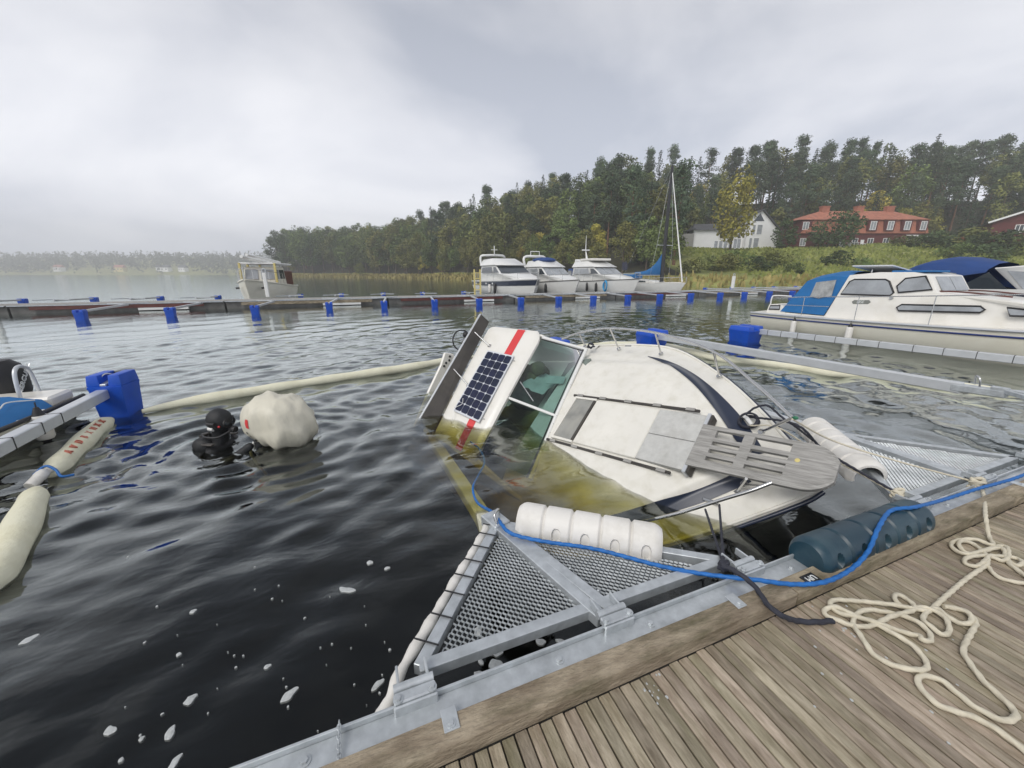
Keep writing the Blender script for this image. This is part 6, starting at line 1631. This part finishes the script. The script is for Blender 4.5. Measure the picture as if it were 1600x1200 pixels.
for (h0, sgn) in (((.54, -.12, .05), -1), ((.535, .05, .10), 1)):
    h0 = Vector(h0)
    for k, L_ in enumerate((.060, .072, .078, .072, .058)):
        if k == 0: pts_ = [h0 + Vector((-.02, .02 * -sgn, .02)), h0 + Vector((.01, .045 * -sgn, .035)), h0 + Vector((.04, .055 * -sgn, .03))]
        else:
            oz = .030 - .018 * k; pts_ = [h0 + Vector((.01, 0, oz)), h0 + Vector((.01 + L_ * .55, .012 * -sgn, oz - .002)), h0 + Vector((.01 + L_ * .85, .035 * -sgn, oz - .006))]
        MB().tube(pts_, [.012, .011, .009], 7).build('finger', M['wetsuit'], DV, smooth=60)
MB().sphere((.155, 0, .185), (.030, .078, .045), 12, 8).build('mask', M['darkglass'], DV, smooth=60).location.z += .065
MB().tube([Vector((.165, math.cos(a * PI / 10) * .08, .185 + math.sin(a * PI / 10) * .048)) for a in range(20)], .010, 6, loop=True).build('mask_frame', M['black'], DV, smooth=60).location.z += .065
MB().tube([(.15, 0, .105), (.21, 0, .10), (.235, 0, .10)], [.030, .042, .036], 10).build('regulator', M['black'], DV, smooth=50).location.z += .065
MB().tube(crom([(.20, -.04, .095), (.12, -.14, .05), (-.02, -.16, .05), (-.12, -.10, .04)], 6), .013, 7).build('regulator_hose', M['black'], DV, smooth=60).location.z += .065
MB().tube([(-.02, -.095, .13), (.05, -.108, .13)], .022, 8).build('mask_strap_clip', M['boatwhite'], DV, smooth=50).location.z += .065
for s_ in (-1, 1): MB().tube([(.00, s_ * .125, .20), (.10, s_ * .13, .20)], .020, 8).build('head_lamp', M['black'], DV, smooth=50).location.z += .065
MB().sphere((.125, -.105, .165), .013, 8, 6).build('indicator', M['red'], DV, smooth=60).location.z += .065
MB().tube([(-.20, .0, -.60), (-.20, 0, -.05), (-.20, 0, .0), (-.19, 0, .05)], [.09, .09, .06, .02], 12).build('air_tank', M['black'], DV, smooth=50)
MB().tube([(-.19, 0, .06), (-.19, 0, .09)], .035, 8).tube([(-.19, -.06, .07), (-.19, .06, .07)], .022, 8).build('tank_valve', M['darkpanel'], DV, smooth=50)
MB().sphere((-.13, -.10, -.02), (.13, .09, .10), 12, 8).sphere((-.13, .10, -.02), (.13, .09, .10), 12, 8).build('buoyancy_wing', M['wetsuit'], DV, smooth=60)
MB().box((.0, -.17, .03), (.14, .05, .02)).box((.0, .17, .03), (.14, .05, .02)).build('shoulder_strap', M['darkpanel'], DV, bevel=.006)

LBg = thing('lifting_bag', 'big wrinkled white lifting bag floating in front of the diver', 'bag', (-.95, 5.02, 0), RZ)
def bagp(th, ph):
    # ph: 0 top .. pi bottom
    d = Vector((math.sin(ph) * math.cos(th), math.sin(ph) * math.sin(th), math.cos(ph)))
    k = .97 + .14 * mnoise.noise(d * 1.2 + Vector((3, 1, 2))) - .20 * abs(mnoise.noise(d * 1.5 + Vector((1, 5, 2)))) + .012 * mnoise.noise(d * 7.2) - .07 * abs(mnoise.noise(Vector((d.x * 3.2 + 1, d.y * 3.2, d.z * 1.1))))
    low = max(0, -d.z)
    k *= 1 - .42 * low ** 1.6
    return Vector((d.x * .41 * k + .05 * d.z * -.4, d.y * .37 * k, .20 + d.z * .47 * k))
rows = [[bagp(2 * PI * j / 64, PI * (i + .3) / 40) for j in range(64)] for i in range(40)]
MB().loft(rows, True, True).build('bag', M['bag'], LBg, smooth=80)
def patch(t0_, t1_, p0, p1, name, mat, off=.006):
    rows = [[bagp(t0_ + (t1_ - t0_) * j / 6, p0 + (p1 - p0) * i / 6) * 1.0 for j in range(7)] for i in range(7)]
    c_ = Vector((0, 0, .20)); rows = [[p + (p - c_).normalized() * off for p in r_] for r_ in rows]
    MB().loft(rows, False, False).build(name, mat, LBg, smooth=60)
patch(-2.26, -2.15, 1.18, 1.40, 'red_mark', M['red'])
for k in range(4): patch(-2.34 + .03 * (k % 2), -2.30 + .03 * (k % 2), 1.52 + .1 * k, 1.58 + .1 * k, 'black_mark', M['black'])
MB().tube(crom([(-.30, -.12, .05), (-.34, -.16, -.1), (-.25, -.1, -.4)], 5), .015, 6).build('strap', M['boatwhite'], LBg)

# ================================================================== misty air
hz = MB().box((-240, 590, 46), (1330, 1430, 104))
hm = bpy.data.materials.new('misty_air'); hm.use_nodes = True; nt = hm.node_tree; nt.nodes.clear()
ho = N(nt, 'ShaderNodeOutputMaterial'); pv = N(nt, 'ShaderNodeVolumePrincipled', i_Density=HAZE)
pv.inputs['Color'].default_value = (0.985, 0.99, 1.0, 1); pv.inputs['Anisotropy'].default_value = 0.15
nt.links.new(pv.outputs[0], ho.inputs['Volume'])
tag(hz.build('haze', hm), kind='stuff')
